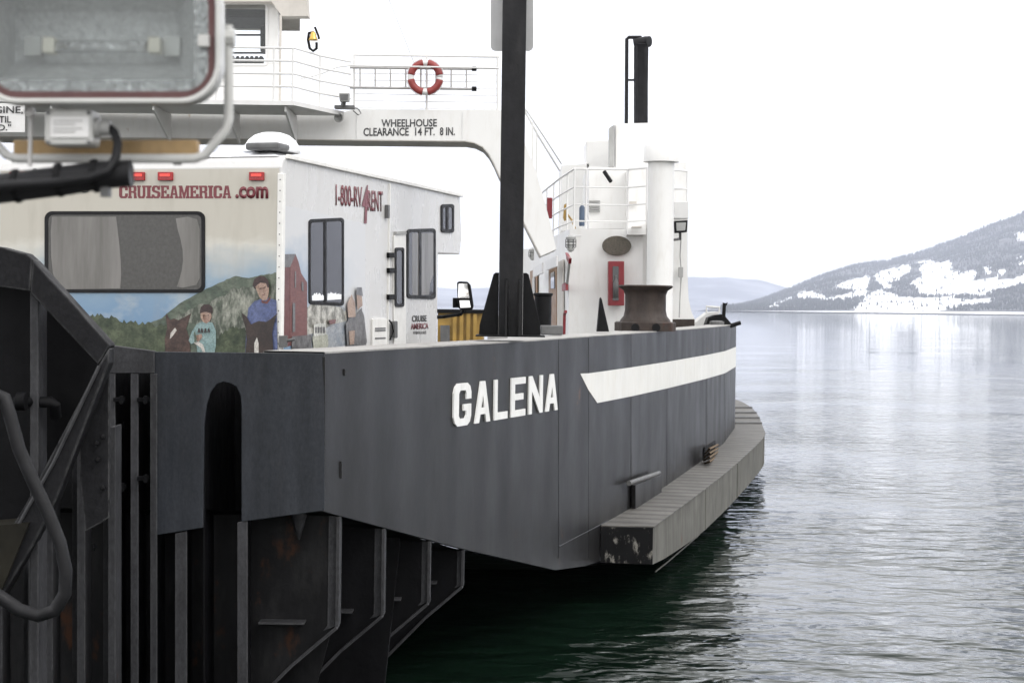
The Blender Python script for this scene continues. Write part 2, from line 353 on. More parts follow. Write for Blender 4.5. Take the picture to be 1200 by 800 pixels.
# ------------------------------------------------------------------ water
def water_mat():
    m, t, b = base_mat('lake_water', .035); b.inputs['IOR'].default_value = 1.33
    b.inputs['Base Color'].default_value = (.004, .011, .0065, 1)
    tcn = nd(t, 'ShaderNodeTexCoord')
    def layer(scale, stretch, detail, off=(0, 0, 0), rot=0):
        mp = nd(t, 'ShaderNodeMapping'); mp.inputs['Scale'].default_value = stretch; mp.inputs['Location'].default_value = off
        mp.inputs['Rotation'].default_value = (0, 0, R(rot))
        t.links.new(tcn.outputs['Object'], mp.inputs['Vector'])
        n = nd(t, 'ShaderNodeTexNoise'); n.inputs['Scale'].default_value = scale; n.inputs['Detail'].default_value = detail
        n.inputs['Roughness'].default_value = .5; n.inputs['Distortion'].default_value = .4
        t.links.new(mp.outputs[0], n.inputs['Vector']); return n.outputs['Fac']
    a = layer(1.5, (.8, 1.15, 1), 2, rot=14); c = layer(4.2, (.8, 1.1, 1), 2, (3, 1, 0), -20); e = layer(.12, (.6, 1, 1), 2, (9, 2, 0), 8)
    rg = nd(t, 'ShaderNodeMapRange'); rg.inputs['From Min'].default_value = .4; rg.inputs['From Max'].default_value = .62
    rg.inputs['To Min'].default_value = .25; rg.inputs['To Max'].default_value = 1.0; t.links.new(e, rg.inputs['Value'])
    s1 = nd(t, 'ShaderNodeMath', operation='MULTIPLY_ADD'); t.links.new(c, s1.inputs[0]); s1.inputs[1].default_value = .30; t.links.new(a, s1.inputs[2])
    s2 = nd(t, 'ShaderNodeMath', operation='MULTIPLY'); t.links.new(s1.outputs[0], s2.inputs[0]); t.links.new(rg.outputs[0], s2.inputs[1])
    ln = nd(t, 'ShaderNodeVectorMath', operation='LENGTH'); t.links.new(tcn.outputs['Object'], ln.inputs[0])
    fd = nd(t, 'ShaderNodeMapRange', interpolation_type='SMOOTHSTEP'); t.links.new(ln.outputs['Value'], fd.inputs['Value'])
    fd.inputs['From Min'].default_value = 22; fd.inputs['From Max'].default_value = 140; fd.inputs['To Min'].default_value = 1.0; fd.inputs['To Max'].default_value = .10
    bp = nd(t, 'ShaderNodeBump'); bp.inputs['Distance'].default_value = .2; t.links.new(fd.outputs[0], bp.inputs['Strength'])
    t.links.new(s2.outputs[0], bp.inputs['Height']); t.links.new(bp.outputs[0], b.inputs['Normal'])
    return m
b = MB(); b.face([(-21000, -300, 0), (21000, -300, 0), (21000, 21000, 0), (-21000, 21000, 0)])
struct(b.build('water', water_mat()))

# ------------------------------------------------------------------ far shore, mountains
def lerp_tab(tab, x):
    if x <= tab[0][0]: return tab[0][1]
    for (a, va), (c, vc) in zip(tab, tab[1:]):
        if x <= c: return va + (vc - va) * (x - a) / (c - a)
    return tab[-1][1]
RIDGE = [(840, 2), (862, 4), (890, 12), (930, 28), (970, 46), (1000, 55), (1040, 61), (1080, 73), (1130, 91), (1160, 105), (1200, 120), (1260, 150), (1350, 185), (1500, 200)]
SNOW = [[(300, 410), (345, 392), (380, 383), (386, 396), (350, 408), (310, 417)],
        [(402, 368), (450, 360), (520, 378), (575, 372), (620, 360), (655, 362), (640, 375), (560, 388), (500, 390), (410, 382)],
        [(515, 355), (560, 330), (655, 308), (665, 330), (640, 356), (580, 352), (545, 345)],
        [(672, 305), (710, 288), (795, 272), (802, 300), (745, 322), (728, 345), (700, 345)],
        [(805, 322), (838, 300), (842, 275), (875, 258), (905, 268), (938, 258), (945, 292), (1030, 292), (1015, 318), (960, 330), (905, 345), (858, 372), (830, 345)],
        [(595, 432), (640, 390), (690, 360), (722, 366), (760, 380), (820, 388), (905, 382), (985, 392), (1085, 386), (1075, 397), (900, 422), (800, 425), (640, 434)],
        [(860, 372), (905, 350), (980, 330), (1110, 318), (1150, 322), (1205, 308), (1330, 250), (1330, 300), (1205, 332), (1120, 352), (1050, 370), (940, 366)],
        [(1163, 158), (1230, 150), (1230, 195), (1195, 184)], [(1050, 278), (1078, 276), (1086, 292), (1062, 299)],
        [(1105, 290), (1140, 282), (1142, 292), (1112, 300)], [(1180, 250), (1240, 235), (1240, 258), (1188, 266)], [(825, 258), (870, 248), (870, 256), (832, 266)],
        [(1400, 200), (1560, 120), (1600, 200), (1450, 260)]]
def grown(p):                                                # clearings a little wider than traced: trees stand along their lower edge
    cx, cy = sum(q[0] for q in p) / len(p), sum(q[1] for q in p) / len(p)
    return [(x + (x - cx) * .03, y + (y - cy) * .06 + (8 if y > cy else 1)) for x, y in p]
SNOW = [[(800 + x / 3, 220 + y / 3) for x, y in grown(p)] for p in SNOW]
def inside(p, x, y):
    c = False; j = len(p) - 1
    for i in range(len(p)):
        if (p[i][1] > y) != (p[j][1] > y) and x < (p[j][0] - p[i][0]) * (y - p[i][1]) / (p[j][1] - p[i][1]) + p[i][0]: c = not c
        j = i
    return c
D0, D1 = 5200.0, 8200.0
def hill_pt(px, t):                                          # t from the shore (0) to the ridge (1)
    D = D0 + (D1 - D0) * t
    X = (px - 600) / F * D
    e = t * (1.0 - .25 * t) / .75
    top = lerp_tab(RIDGE, px) / F * D
    nzv = noise.fractal(Vector((X * .0022, D * .0022, 1.7)), 1, 2, 4)
    z = 4 + top * min(1, e) + nzv * top * .13 * math.sin(math.pi * min(1, t)) + nzv * 8 * (t > .05)
    return Vector((X, D, max(z, 1.5)))
def to_px(p):
    d = p - EYE; return 600 + F * (d.dot(CR)) / d.y, HY - F * (d.dot(CU)) / d.y
def is_snow(p):
    x, y = to_px(p)
    k = Vector((p.x * .012, p.y * .012, 0)); k2 = Vector((p.x * .05, p.y * .05, 4))
    x += noise.noise(k) * 5 + noise.noise(k2) * 3; y += noise.noise(k + Vector((9, 9, 9))) * 2.5 + noise.noise(k2 + Vector((3, 3, 3))) * 1.5
    return any(inside(q, x, y) for q in SNOW)
NX, NT = 190, 84
bm = bmesh.new(); lay = bm.verts.layers.float_color.new('cover'); grid = []
for j in range(NT + 6):
    row = []
    for i in range(NX):
        px = 830 + (1500 - 830) * i / (NX - 1); t = j / (NT - 1)
        if t <= 1: p = hill_pt(px, t)
        else:
            p = hill_pt(px, 1); p = p + Vector((0, (t - 1) * 9000, 0)); p.z = max(-5, p.z * (1 - (t - 1) * 16))
        v = bm.verts.new(p); s = 1.0 if (t < .02 or is_snow(p)) else 0.0
        v[lay] = (s, s, s, 1); row.append(v)
    grid.append(row)
for A, B_ in zip(grid, grid[1:]):
    for i in range(NX - 1): bm.faces.new((A[i], A[i + 1], B_[i + 1], B_[i]))
def hill_mat():
    m, t, b_ = base_mat('snowy_hillside', .9)
    at = nd(t, 'ShaderNodeAttribute', attribute_name='cover')
    c = mixc(t, noise_fac(t, .03, .4, .6), (.055, .058, .06), (.13, .135, .14))
    rp = nd(t, 'ShaderNodeMapRange'); t.links.new(at.outputs['Fac'], rp.inputs['Value'])
    rp.inputs['From Min'].default_value = .35; rp.inputs['From Max'].default_value = .65
    t.links.new(mixc(t, rp.outputs[0], c, (.88, .89, .91)), b_.inputs['Base Color']); return m
b = MB(); b.bm.free(); b.bm = bm
struct(b.build('hill', hill_mat(), smooth=True))
# the forest on it: many small cones, one mass
vs, fs = [], []
for k in range(30000):
    px = random.uniform(845, 1330); t = random.uniform(.03, 1.0)
    p = hill_pt(px, t)
    if is_snow(p) and random.random() > .05: continue
    dens = noise.noise(Vector((p.x * .006, p.y * .006, 7)))
    if dens < -.25 and random.random() < .6: continue
    h = random.uniform(7, 17); r = h * .24; a = random.random() * 3; n0 = len(vs)
    for q in range(4): vs.append((p.x + r * math.cos(a + q * 1.571), p.y + r * math.sin(a + q * 1.571), p.z + h * .08))
    vs.append((p.x, p.y, p.z + h))
    for q in range(4): fs.append((n0 + q, n0 + (q + 1) % 4, n0 + 4))
me = bpy.data.meshes.new('hillside_forest'); me.from_pydata(vs, [], fs)
o = bpy.data.objects.new('hillside_forest', me); COL.objects.link(o)
me.materials.append(paint('conifer_green', (.040, .050, .046), .9, var=.4, scale=.02, rvar=0))
struct(o, 'stuff'); o['label'] = 'dark conifer forest between snow clearings on the hill across the lake'
# distant ranges behind the ferry
def far_range(name, D, tab, seed, col):
    bm = bmesh.new(); rows = []
    x0, x1 = tab[0][0], tab[-1][0]; n = 220
    for j in range(16):
        t = j / 10; row = []
        for i in range(n):
            px = x0 + (x1 - x0) * i / (n - 1); d = D + 2500 * t; X = (px - 600) / F * d
            hh = lerp_tab(tab, px) / F * d * (math.sin(min(1, t) * math.pi / 2) if t <= 1 else max(0, 1 - (t - 1) * 2))
            hh *= 1 + .10 * noise.fractal(Vector((X * .0012, d * .0009, seed)), 1, 2, 4)
            row.append(bm.verts.new((X, d, max(hh, -2))))
        rows.append(row)
    for A, B_ in zip(rows, rows[1:]):
        for i in range(n - 1): bm.faces.new((A[i], A[i + 1], B_[i + 1], B_[i]))
    b = MB(); b.bm.free(); b.bm = bm
    m = flat_print(name + '_cover', col, (.42, .44, .47), .0016, .45, .75, (1, 1, 1), .9)
    return struct(b.build(name, m, smooth=True))
far_range('mountain', 14000, [(-200, 60), (150, 48), (380, 30), (480, 26), (530, 22), (580, 24), (640, 32), (720, 38), (800, 39), (850, 41), (890, 36), (950, 22), (1020, 10), (1100, 2)], 3, (.06, .07, .085))
far_range('mountain', 11500, [(480, 2), (505, 5), (515, 9), (540, 6), (600, 2), (700, 1), (790, 2), (850, 8), (880, 12), (920, 10), (960, 4)], 8, (.05, .055, .07))

# ------------------------------------------------------------------ ferry
ferry = thing('ferry', 'black hulled car ferry with raised white name letters, white stripe and white upper works', 'ferry', (-3, 20, 0))
CORNER = Vector((-1.21, 11, 0))
PIX = [(380, 11), (655, 17.0), (690, 18.3), (740, 20.6), (782, 23.3), (828, 27.7), (850, 31.0), (863, 35.2)]
W = [Vector(((x - 600) / F * D, D, 0)) for x, D in PIX] + [Vector((4.87, 38.2, 0)), Vector((4.98, 41, 0)), Vector((4.92, 44, 0)), Vector((4.55, 47, 0)), Vector((3.9, 50, 0)), Vector((2.4, 54, 0)), Vector((-.5, 57, 0))]
SEGN = [(W[i + 1] - W[i]).normalized().cross(ZV).normalized() for i in range(len(W) - 1)]      # outward normals
def wseg(x):
    for i in range(len(PIX) - 1):
        if x <= PIX[i + 1][0]: return i
    return len(PIX) - 2
def WH(x, y, off=0.0):
    i = wseg(x); return hit(x, y, W[i] + SEGN[i] * off, SEGN[i])
def wn(i):
    a = SEGN[max(0, i - 1)]; c = SEGN[min(i, len(SEGN) - 1)]; return (a + c).normalized()
E = EYE.z
def wtop(i): return E - .31 + .035 * min(1, i / 7)
def wbot(D): return E - lerp_tab([(11, 1.32), (14.1, 2.0), (17.0, 2.60), (19.25, 2.86), (21, 2.93), (60, 2.93)], D)
TH = .42
# outer plating with a few extra columns on the raked length
cols = []
for i in range(len(W)):
    cols.append((W[i], wn(i), wtop(i)))
    if i == 0:
        for D in (12, 13, 14.1, 15, 16):
            t = (D - 11) / 6.0; cols.append((W[0].lerp(W[1], t), SEGN[0], wtop(0)))
b = MB(); topv = [b.bm.verts.new((p.x, p.y, z)) for p, n, z in cols]; botv = [b.bm.verts.new((p.x, p.y, wbot(p.y))) for p, n, z in cols]
inn = [p - n * .05 for p, n, z in cols]
topi = [b.bm.verts.new((q.x, q.y, c[2])) for q, c in zip(inn, cols)]; boti = [b.bm.verts.new((q.x, q.y, wbot(c[0].y))) for q, c in zip(inn, cols)]
for i in range(len(cols) - 1):
    b.bm.faces.new((topv[i], topv[i + 1], botv[i + 1], botv[i])); b.bm.faces.new((topi[i], boti[i], boti[i + 1], topi[i + 1]))
    b.bm.faces.new((topv[i], topi[i], topi[i + 1], topv[i + 1])); b.bm.faces.new((botv[i], botv[i + 1], boti[i + 1], boti[i]))
hull = b.build('hull', M['hull'], ferry)
# weld seams standing a little proud of the plating
b = MB()
for x, y0, y1 in ((380, 416, 597), (655, 396, 655), (690, 394, 655), (740, 389, 598), (782, 387, 572), (828, 383, 546), (850, 382, 528)):
    i = wseg(x - .5); n = SEGN[i]
    b.tube([WH(x - .5, y0 + 2, .0), WH(x - .5, y1 - 2, .0)], .0025 if x != 380 else .010, 6)
b.tube([WH(655, 640, 0), WH(712, 610, 0)], .006, 6)
for x, y0, y1 in ((403, 432, 440), (399, 540, 560)): b.tube([WH(x, y0), WH(x, y1)], .012, 6)
b.each('weld_seam', M['hull'], hull)
# cap of the box bulwark and its inner side
b = MB()
for i in range(len(cols) - 1):
    (p, n, z), (p2, n2, z2) = cols[i], cols[i + 1]
    q, q2 = p - n * TH, p2 - n2 * TH
    f = lambda v, zz: Vector((v.x, v.y, zz))
    b.face([f(p + n * .008, z + .001), f(p2 + n2 * .008, z2 + .001), f(p2 + n2 * .008, z2 + .013), f(p + n * .008, z + .013)])
    b.face([f(p + n * .008, z + .013), f(p2 + n2 * .008, z2 + .013), f(q2, z2 + .013), f(q, z + .013)])
    b.face([f(q, z + .013), f(q2, z2 + .013), f(q2, max(1.62, wbot(p2.y) + .01)), f(q, max(1.62, wbot(p.y) + .01))])
b.build('bulwark_cap', M['cap'], ferry, recalc=False)
# end panel facing the quay, with an arched slot between two plates
EPN = Vector((.02, -1, 0)).normalized()
def EP(x, y, off=0): return hit(x, y, CORNER + EPN * off, EPN)
b = MB()
arch = [(283, 607)] + [(283, 475), (282, 463), (277, 453), (270, 449), (262, 447), (254, 450), (247, 459), (242, 475), (239, 500), (238, 620)]
poly = [(380, 414), (380, 598), (283, 611)] + arch[1:-1] + [(238, 618), (181, 627), (181, 412)]
b.prism([EP(x, y, .0) for x, y in poly], YV * .03)
b.build('end_plate', M['hull_worn'], ferry, bevel=.004)
b = MB(); b.prism([EP(x, y, .012) for x, y in ((128, 404), (181, 411), (181, 437), (128, 437))], YV * .04)
for x0, x1 in ((129, 135), (153, 162), (176, 184)):
    b.prism([EP(x, y, .006) for x, y in ((x0, 437.5), (x1, 437.5), (x1, 860), (x0, 860))], YV * .02)
for x0, x1, y in ((205, 219, 625), (278, 290, 612)):
    b.prism([EP(a, c, -.01) for a, c in ((x0, y), (x1, y - 3), (x1, 860), (x0, 860))], YV * .02)
b.each('end_stiffener', M['frame'], ferry, bevel=.004)
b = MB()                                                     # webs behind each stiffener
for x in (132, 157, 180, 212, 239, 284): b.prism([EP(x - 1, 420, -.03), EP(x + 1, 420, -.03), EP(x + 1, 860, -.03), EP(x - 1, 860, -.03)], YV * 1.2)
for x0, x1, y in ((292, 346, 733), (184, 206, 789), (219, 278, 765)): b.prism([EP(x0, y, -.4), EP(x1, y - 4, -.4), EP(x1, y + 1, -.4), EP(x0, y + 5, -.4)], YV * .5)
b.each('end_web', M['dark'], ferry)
# cleats between the stiffeners
b = MB()
for x, y in ((141, 570), (168, 560), (140, 468), (168, 468), (106, 640)):
    b = MB(); c = EP(x, y, .01); b.box(c, (.07, .05, .025)); b.box(c + Vector((.02, -.02, 0)), (.02, .05, .05)); b.build('cleat', M['dark'], ferry)

# bulkheads behind the end, near-black for the shade in the gaps, and rusty plate by the corner
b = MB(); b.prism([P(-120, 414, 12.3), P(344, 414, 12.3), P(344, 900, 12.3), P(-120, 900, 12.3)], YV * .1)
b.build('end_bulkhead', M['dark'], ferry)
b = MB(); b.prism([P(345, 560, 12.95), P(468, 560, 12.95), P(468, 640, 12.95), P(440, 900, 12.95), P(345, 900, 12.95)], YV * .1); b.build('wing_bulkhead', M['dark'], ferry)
b = MB(); b.prism([P(x, y, 11.55) for x, y in ((296, 610), (400, 596), (398, 700), (372, 800), (296, 860))], YV * .02)
M['rusty'] = paint('rusty_black_plate', (.0055, .0055, .0062), .6, spec=.15, var=.4, scale=3, streak=.5, rust=.4, rustcol=(.036, .015, .007), bump=.15, dirt=.8, dirtcol=(.026, .026, .026), rustscale=3.2)
b.build('collision_plate', M['rusty'], ferry)
b = MB(); c = P(350, 600, 11.25); b.lathe(P(350, 632, 11.25), [(.008, 0), (.03, .08), (.05, .15), (.055, .19), (.02, .2)], 10)
b.build('drain_cone', M['frame'], ferry, smooth=True)
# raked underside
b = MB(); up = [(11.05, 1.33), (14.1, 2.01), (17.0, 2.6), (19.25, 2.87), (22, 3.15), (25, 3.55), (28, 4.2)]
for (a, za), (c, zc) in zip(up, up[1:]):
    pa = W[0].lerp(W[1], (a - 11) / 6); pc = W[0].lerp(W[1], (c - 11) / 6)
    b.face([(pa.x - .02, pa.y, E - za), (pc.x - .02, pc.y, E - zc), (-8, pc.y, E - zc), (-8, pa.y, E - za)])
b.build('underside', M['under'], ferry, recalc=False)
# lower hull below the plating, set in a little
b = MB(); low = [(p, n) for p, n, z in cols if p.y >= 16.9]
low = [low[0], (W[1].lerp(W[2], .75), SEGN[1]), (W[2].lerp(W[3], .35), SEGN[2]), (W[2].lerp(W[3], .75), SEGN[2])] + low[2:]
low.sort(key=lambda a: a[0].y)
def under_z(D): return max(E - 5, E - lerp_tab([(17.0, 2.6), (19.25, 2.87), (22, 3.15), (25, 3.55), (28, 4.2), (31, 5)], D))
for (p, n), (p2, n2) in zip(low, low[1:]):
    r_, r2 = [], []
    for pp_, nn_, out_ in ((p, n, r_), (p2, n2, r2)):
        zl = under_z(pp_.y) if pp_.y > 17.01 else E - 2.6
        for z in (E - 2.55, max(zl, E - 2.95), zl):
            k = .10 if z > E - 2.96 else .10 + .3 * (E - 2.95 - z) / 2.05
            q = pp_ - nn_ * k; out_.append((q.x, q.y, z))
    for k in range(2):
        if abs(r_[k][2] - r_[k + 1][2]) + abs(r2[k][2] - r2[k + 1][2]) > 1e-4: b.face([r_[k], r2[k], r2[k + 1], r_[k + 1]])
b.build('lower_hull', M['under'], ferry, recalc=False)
# ribs under the rake: web, flange edge, little shelf
for x, D, yt, yb, xr in ((403, 11.35, 603, 733, 11), (454, 12.2, 622, 719, 10), (506.5, 13.2, 637, 704, 8), (547, 14.05, 645, 684, 6)):
    Xw = W[0].lerp(W[1], (D - 11) / 6).x - .03; zt = wbot(D) - .0; zb = E - (yb - 359) / F * D
    pr = [(Xw, zt), (Xw, zb), (Xw - .30, zb - .26), (Xw - .9, zb - .88), (Xw - 1.5, zb - 1.5), (Xw - 2.2, zb - 1.5), (Xw - 2.2, zt + .02)]
    b = MB(); b.prism([Vector((X, D, z)) for X, z in pr], YV * .02)
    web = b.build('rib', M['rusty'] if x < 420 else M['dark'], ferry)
    b = MB(); fw = xr / F * D * .9
    edge = pr[:5]
    for (xa, za), (xc, zc) in zip(edge, edge[1:]):
        d = Vector((xc - xa, 0, zc - za)); n = Vector((-d.z, 0, d.x)).normalized() * .02
        b.prism([Vector((xa, D - .05, za)), Vector((xc, D - .05, zc)), Vector((xc, D + .1, zc)), Vector((xa, D + .1, za))], -n if n.x < 0 else n)
    b.prism([Vector((Xw - fw, D - .012, zt)), Vector((Xw, D - .012, zt)), Vector((Xw, D - .012, zb)), Vector((Xw - fw * 1.5, D - .012, zb - fw * .6)), Vector((Xw - fw, D - .012, zb))], YV * .009)
    b.build('rib_flange', M['frame'], web)
    b = MB(); b.box((Xw - .35, D - .06, zb - .02 + .05), (.3, .12, .012)); b.build('rib_bracket', M['frame'], web)
# sponson: rubbing platform along the waterline
OUT = [(1.60, 19.0), (2.55, 23.0), (3.62, 27.5), (4.70, 32.2), (5.35, 36.2), (5.80, 40.5), (6.05, 45.0), (5.85, 49), (4.9, 53), (3, 57)]
INN = [(1.02, 19.0), (1.98, 23.1), (3.12, 27.3), (4.22, 32.2), (4.62, 35.4), (4.80, 39), (4.82, 43), (4.55, 46.5), (3.7, 50.5), (2, 54.5)]
def smooth(pts, n=4):                                        # Catmull-Rom through the plan points
    o = []
    for i in range(len(pts) - 1):
        p = [Vector(pts[max(0, min(len(pts) - 1, i + k))]) for k in (-1, 0, 1, 2)]
        for k in range(n):
            t = k / n; o.append(tuple(.5 * (2 * p[1] + (p[2] - p[0]) * t + (2 * p[0] - 5 * p[1] + 4 * p[2] - p[3]) * t * t + (3 * p[1] - p[0] - 3 * p[2] + p[3]) * t ** 3)))
    return o + [tuple(pts[-1])]
OUT, INN = smooth([(1.60, 19.0), (2.66, 23.2), (3.62, 27.2), (4.84, 32.7), (5.20, 35.2), (5.86, 41), (6.12, 45.5), (5.85, 49), (4.9, 53), (3, 57)]), smooth(INN)
zt = E - 2.42; zbs = [E - 2.83, E - 2.88, E - 2.92, E - 2.96] + [E - 2.98] * 40
b = MB()
for i in range(36):
    (x0, y0), (x1, y1) = OUT[i], OUT[i + 1]; (u0, v0), (u1, v1) = INN[i], INN[i + 1]
    b.face([(x0, y0, zt), (x1, y1, zt), (x1, y1, zbs[i + 1]), (x0, y0, zbs[i])])
    b.face([(x0, y0, zbs[i]), (x1, y1, zbs[i + 1]), (u1, v1, zbs[i + 1] - .05), (u0, v0, zbs[i])])
sp = b.build('sponson', M['sponson'], ferry, recalc=False)
b = MB()
for i in range(36):
    (x0, y0), (x1, y1) = OUT[i], OUT[i + 1]; (u0, v0), (u1, v1) = INN[i], INN[i + 1]
    b.prism([Vector((x0 + .015, y0 - .01, zt + .004)), Vector((x1 + .015, y1, zt + .004)), Vector((u1 - .3 * min(1, (i + 1) / 8), v1, zt + .004)), Vector((u0 - .3 * min(1, i / 8), v0, zt + .004))], ZV * .012)
b.build('sponson_tread', M['tread'], sp)
b = MB(); b.prism([Vector((1.02, 18.985, zt)), Vector((1.60, 18.985, zt)), Vector((1.60, 18.985, zbs[0])), Vector((1.02, 18.985, zbs[0] + .02))], YV * .01)
b.build('sponson_end', M['scuff'], sp)
b = MB()
for y, k in ((36.5, 0), (38.3, 1), (40.2, 2), (42.3, 3)):
    xo = lerp_tab([(q[1], q[0]) for q in OUT], y); b.box((xo - .3, y, zt + .03), (.62, .16, .05), R(12))
b.each('sponson_cleat', M['dgrey'], sp)
b = MB()
for i, x in ((4, 0), (8, 0), (12, 0), (16, 0)):
    X, Y = OUT[i]; b.box((X + .004, Y, (zt + zbs[9]) / 2), (.012, .02, zt - zbs[9] - .02))
b.each('sponson_seam', M['sponson'], sp)
b = MB(); pts = [Vector((X - .15, Y, .10)) for X, Y in OUT[1:7]]
b.tube([Vector((1.78, 20.7, .13)), Vector((2.0, 21.5, .13)), Vector((2.65, 24, .13)), Vector((3.3, 27, .13))], .010, 6)
b.build('waterline_glint', M['sponson'], ferry)  # pale bar added for the bright reflection along the water's edge
# folding step and recess on the plating
b = MB(); b.prism([WH(x, y, .02) for x, y in ((740, 603), (740, 568), (771, 556), (771, 588))], SEGN[3] * .05)
stp = b.build('hatch_plate', M['hull'], ferry, bevel=.004)
b = MB(); b.tube([WH(737, 566, .10), WH(772, 554, .10)], .03, 10); b.build('hinge_tube', M['grey2'], stp, smooth=True, auto=True)
b = MB(); b.prism([WH(x, y, .012) for x, y in ((825, 542), (825, 524), (838, 516), (838, 536))], SEGN[4] * .01)
rec = b.build('mooring_recess', M['rusty'], ferry)
b = MB()
for k in range(4): b.tube([WH(824 + k, 543 - k * 4, .05 + k * .01), WH(831, 541 - k * 5, .2), WH(841, 533 - k * 4, .06)], .018, 6)
b.build('mooring_rope', M['rope'], rec)
# white stripe following the facets
b = MB()
def zs(D, a): return E - lerp_tab(a, D)
ST, SB = [(17.5, .685), (32.5, .735)], [(17.5, 1.02), (32.5, 1.145)]
pt = [hit(680, 437.5, W[1] + SEGN[1] * .004, SEGN[1]), hit(700, 472, W[2] + SEGN[2] * .004, SEGN[2])]
lst = [W[i] + wn(i) * .004 for i in range(2, 11)]
prev_t, prev_b = pt[0], pt[1]
k0 = W[2] + wn(2) * .004
t0 = Vector((k0.x, k0.y, zs(k0.y, ST))); b.face([prev_t, t0, Vector((k0.x, k0.y, pt[0].z + (pt[1].z - pt[0].z) * .52))])
# the cut end of the stripe runs from its upper corner down to the right
d = (pt[1] - k0); kk = Vector((pt[1].x, pt[1].y, zs(pt[1].y, ST)))
b.face([t0, kk, pt[1], Vector((k0.x, k0.y, pt[0].z + (pt[1].z - pt[0].z) * .52))])
pt_, pb_ = kk, pt[1]
for q in lst[1:]:
    a, c = Vector((q.x, q.y, zs(q.y, ST))), Vector((q.x, q.y, zs(q.y, SB)))
    b.face([pt_, a, c, pb_]); pt_, pb_ = a, c
b.build('stripe', M['stripe'], ferry, recalc=False)
# raised name letters, each cut from plate
LET = {  # outlines in a 1 x 1 box, stroke sw
 'L': [[(0, 0), (1, 0), (1, .18), (.23, .18), (.23, 1), (0, 1)]],
 'E': [[(0, 0), (1, 0), (1, .17), (.25, .17), (.25, .425), (.85, .425), (.85, .585), (.25, .585), (.25, .83), (1, .83), (1, 1), (0, 1)]],
 'N': [[(0, 0), (.21, 0), (.21, .60), (.77, 0), (1, 0), (1, 1), (.79, 1), (.79, .40), (.23, 1), (0, 1)]],
 'A': [[(0, 0), (.26, 0), (.335, .2), (.50, .2), (.50, .36), (.395, .36), (.50, .66), (.50, 1), (.36, 1)],
       [(1, 0), (.74, 0), (.665, .2), (.50, .2), (.50, .36), (.605, .36), (.50, .66), (.50, 1), (.64, 1)]],
 'G': [[(1, .62), (1, .78), (.93, .92), (.78, 1), (.22, 1), (.07, .92), (0, .78), (0, .22), (.07, .08), (.22, 0), (.78, 0), (.93, .08), (1, .22), (1, .50), (.55, .50), (.55, .35), (.72, .35), (.72, .24), (.66, .17), (.36, .17), (.29, .24), (.29, .76), (.36, .83), (.66, .83), (.72, .76), (.72, .62)]]}
wl = lambda x: (hit(x, 440, W[0], SEGN[0]) - W[0]).dot((W[1] - W[0]).normalized())
UD = (W[1] - W[0]).normalized()
for ch, xa, xb in (('G', 530, 550.5), ('A', 555.3, 573), ('L', 577.8, 593.3), ('E', 597.6, 614.2), ('N', 618.3, 634.6), ('A', 638.3, 652.3)):
    la, lb = wl(xa), wl(xb); b = MB()
    for poly in LET[ch]:
        pts = []
        for u, v in poly:
            q = W[0] + UD * (la + (lb - la) * u); q = q + SEGN[0] * .003; dr_ = (la + (lb - la) * u - wl(540)) / (wl(645) - wl(540)); q.z = E - .96 - .038 * dr_ + (.346 + .013 * dr_) * v; pts.append(q)
        b.prism(pts, SEGN[0] * .014)
    if ch == 'A': bmesh.ops.remove_doubles(b.bm, verts=b.bm.verts, dist=1e-4)
    b.build('name_letter', [M['letter']], ferry)
# deck
b = MB(); dp = [Vector((p.x, p.y, 1.6)) for p, n, z in cols if p.y > 13.5]
left = [Vector((-6.0 - max(0, p.x + 1.21) * 1.0, p.y + .3, 1.6)) for p in dp]
for i in range(len(dp) - 1): b.face([dp[i] - XV * .06, dp[i + 1] - XV * .06, left[i + 1], left[i]])
b.build('car_deck', paint('wet_green_deck', (.06, .065, .06), .5, var=.3, scale=2, dirt=.4), ferry, recalc=False)
# port bulwark, out of sight beyond the motorhome
b = MB()
for i in range(len(left) - 1): b.prism([left[i] - ZV * .9, left[i + 1] - ZV * .9, left[i + 1] + ZV * 1.38, left[i] + ZV * 1.38], (-.3, 0, 0))
b.build('hull_side', M['hull'], ferry)

# --- mast on the bulwark
Dm = 15.45
b = MB(); base = P(598, 394, Dm); top = P(600.5, -40, Dm)
hw = .108; zb = base.z + .0; H = top.z - base.z
for dy in (-.10, .09): b.box((base.x, base.y + dy, zb + H / 2), (hw * 2, .02, H), R(0))
b.box((base.x - .003, base.y - .005, zb + H / 2), (.02, .17, H))
for dx in (-1, 1): b.box((base.x + dx * (hw - .012), base.y - .005, zb + H / 2), (.02, .168, H))
b.tube([(base.x - .02, base.y - .115, zb + .01), (base.x - .02, base.y - .115, zb + .42)], .008, 6)
mast = b.build('mast', M['mast'], ferry, bevel=.004)
b = MB()
for sgn, w1, w0 in ((-1, .005, .175), (1, .005, .165)):
    xs = base.x + sgn * (hw + .002)
    b.prism([Vector((xs, base.y, zb)), Vector((xs + sgn * w0, base.y, zb)), Vector((xs + sgn * (w0 - .005), base.y, zb + .1)), Vector((xs + sgn * .05, base.y, zb + .56)), Vector((xs + sgn * .03, base.y, zb + .575)), Vector((xs, base.y, zb + .575))], YV * .025)
b.prism([Vector((base.x - .05, base.y - .112, zb)), Vector((base.x - .05, base.y - .3, zb)), Vector((base.x - .05, base.y - .14, zb + .5)), Vector((base.x - .05, base.y - .112, zb + .52))], XV * .02)
b.prism([Vector((base.x + .07, base.y - .112, zb)), Vector((base.x + .07, base.y - .3, zb)), Vector((base.x + .07, base.y - .14, zb + .5)), Vector((base.x + .07, base.y - .112, zb + .52))], XV * .02)
b.box((base.x, base.y, zb + .006), (.62, .45, .014))
b.each('mast_gusset', M['black'], mast, bevel=.003)
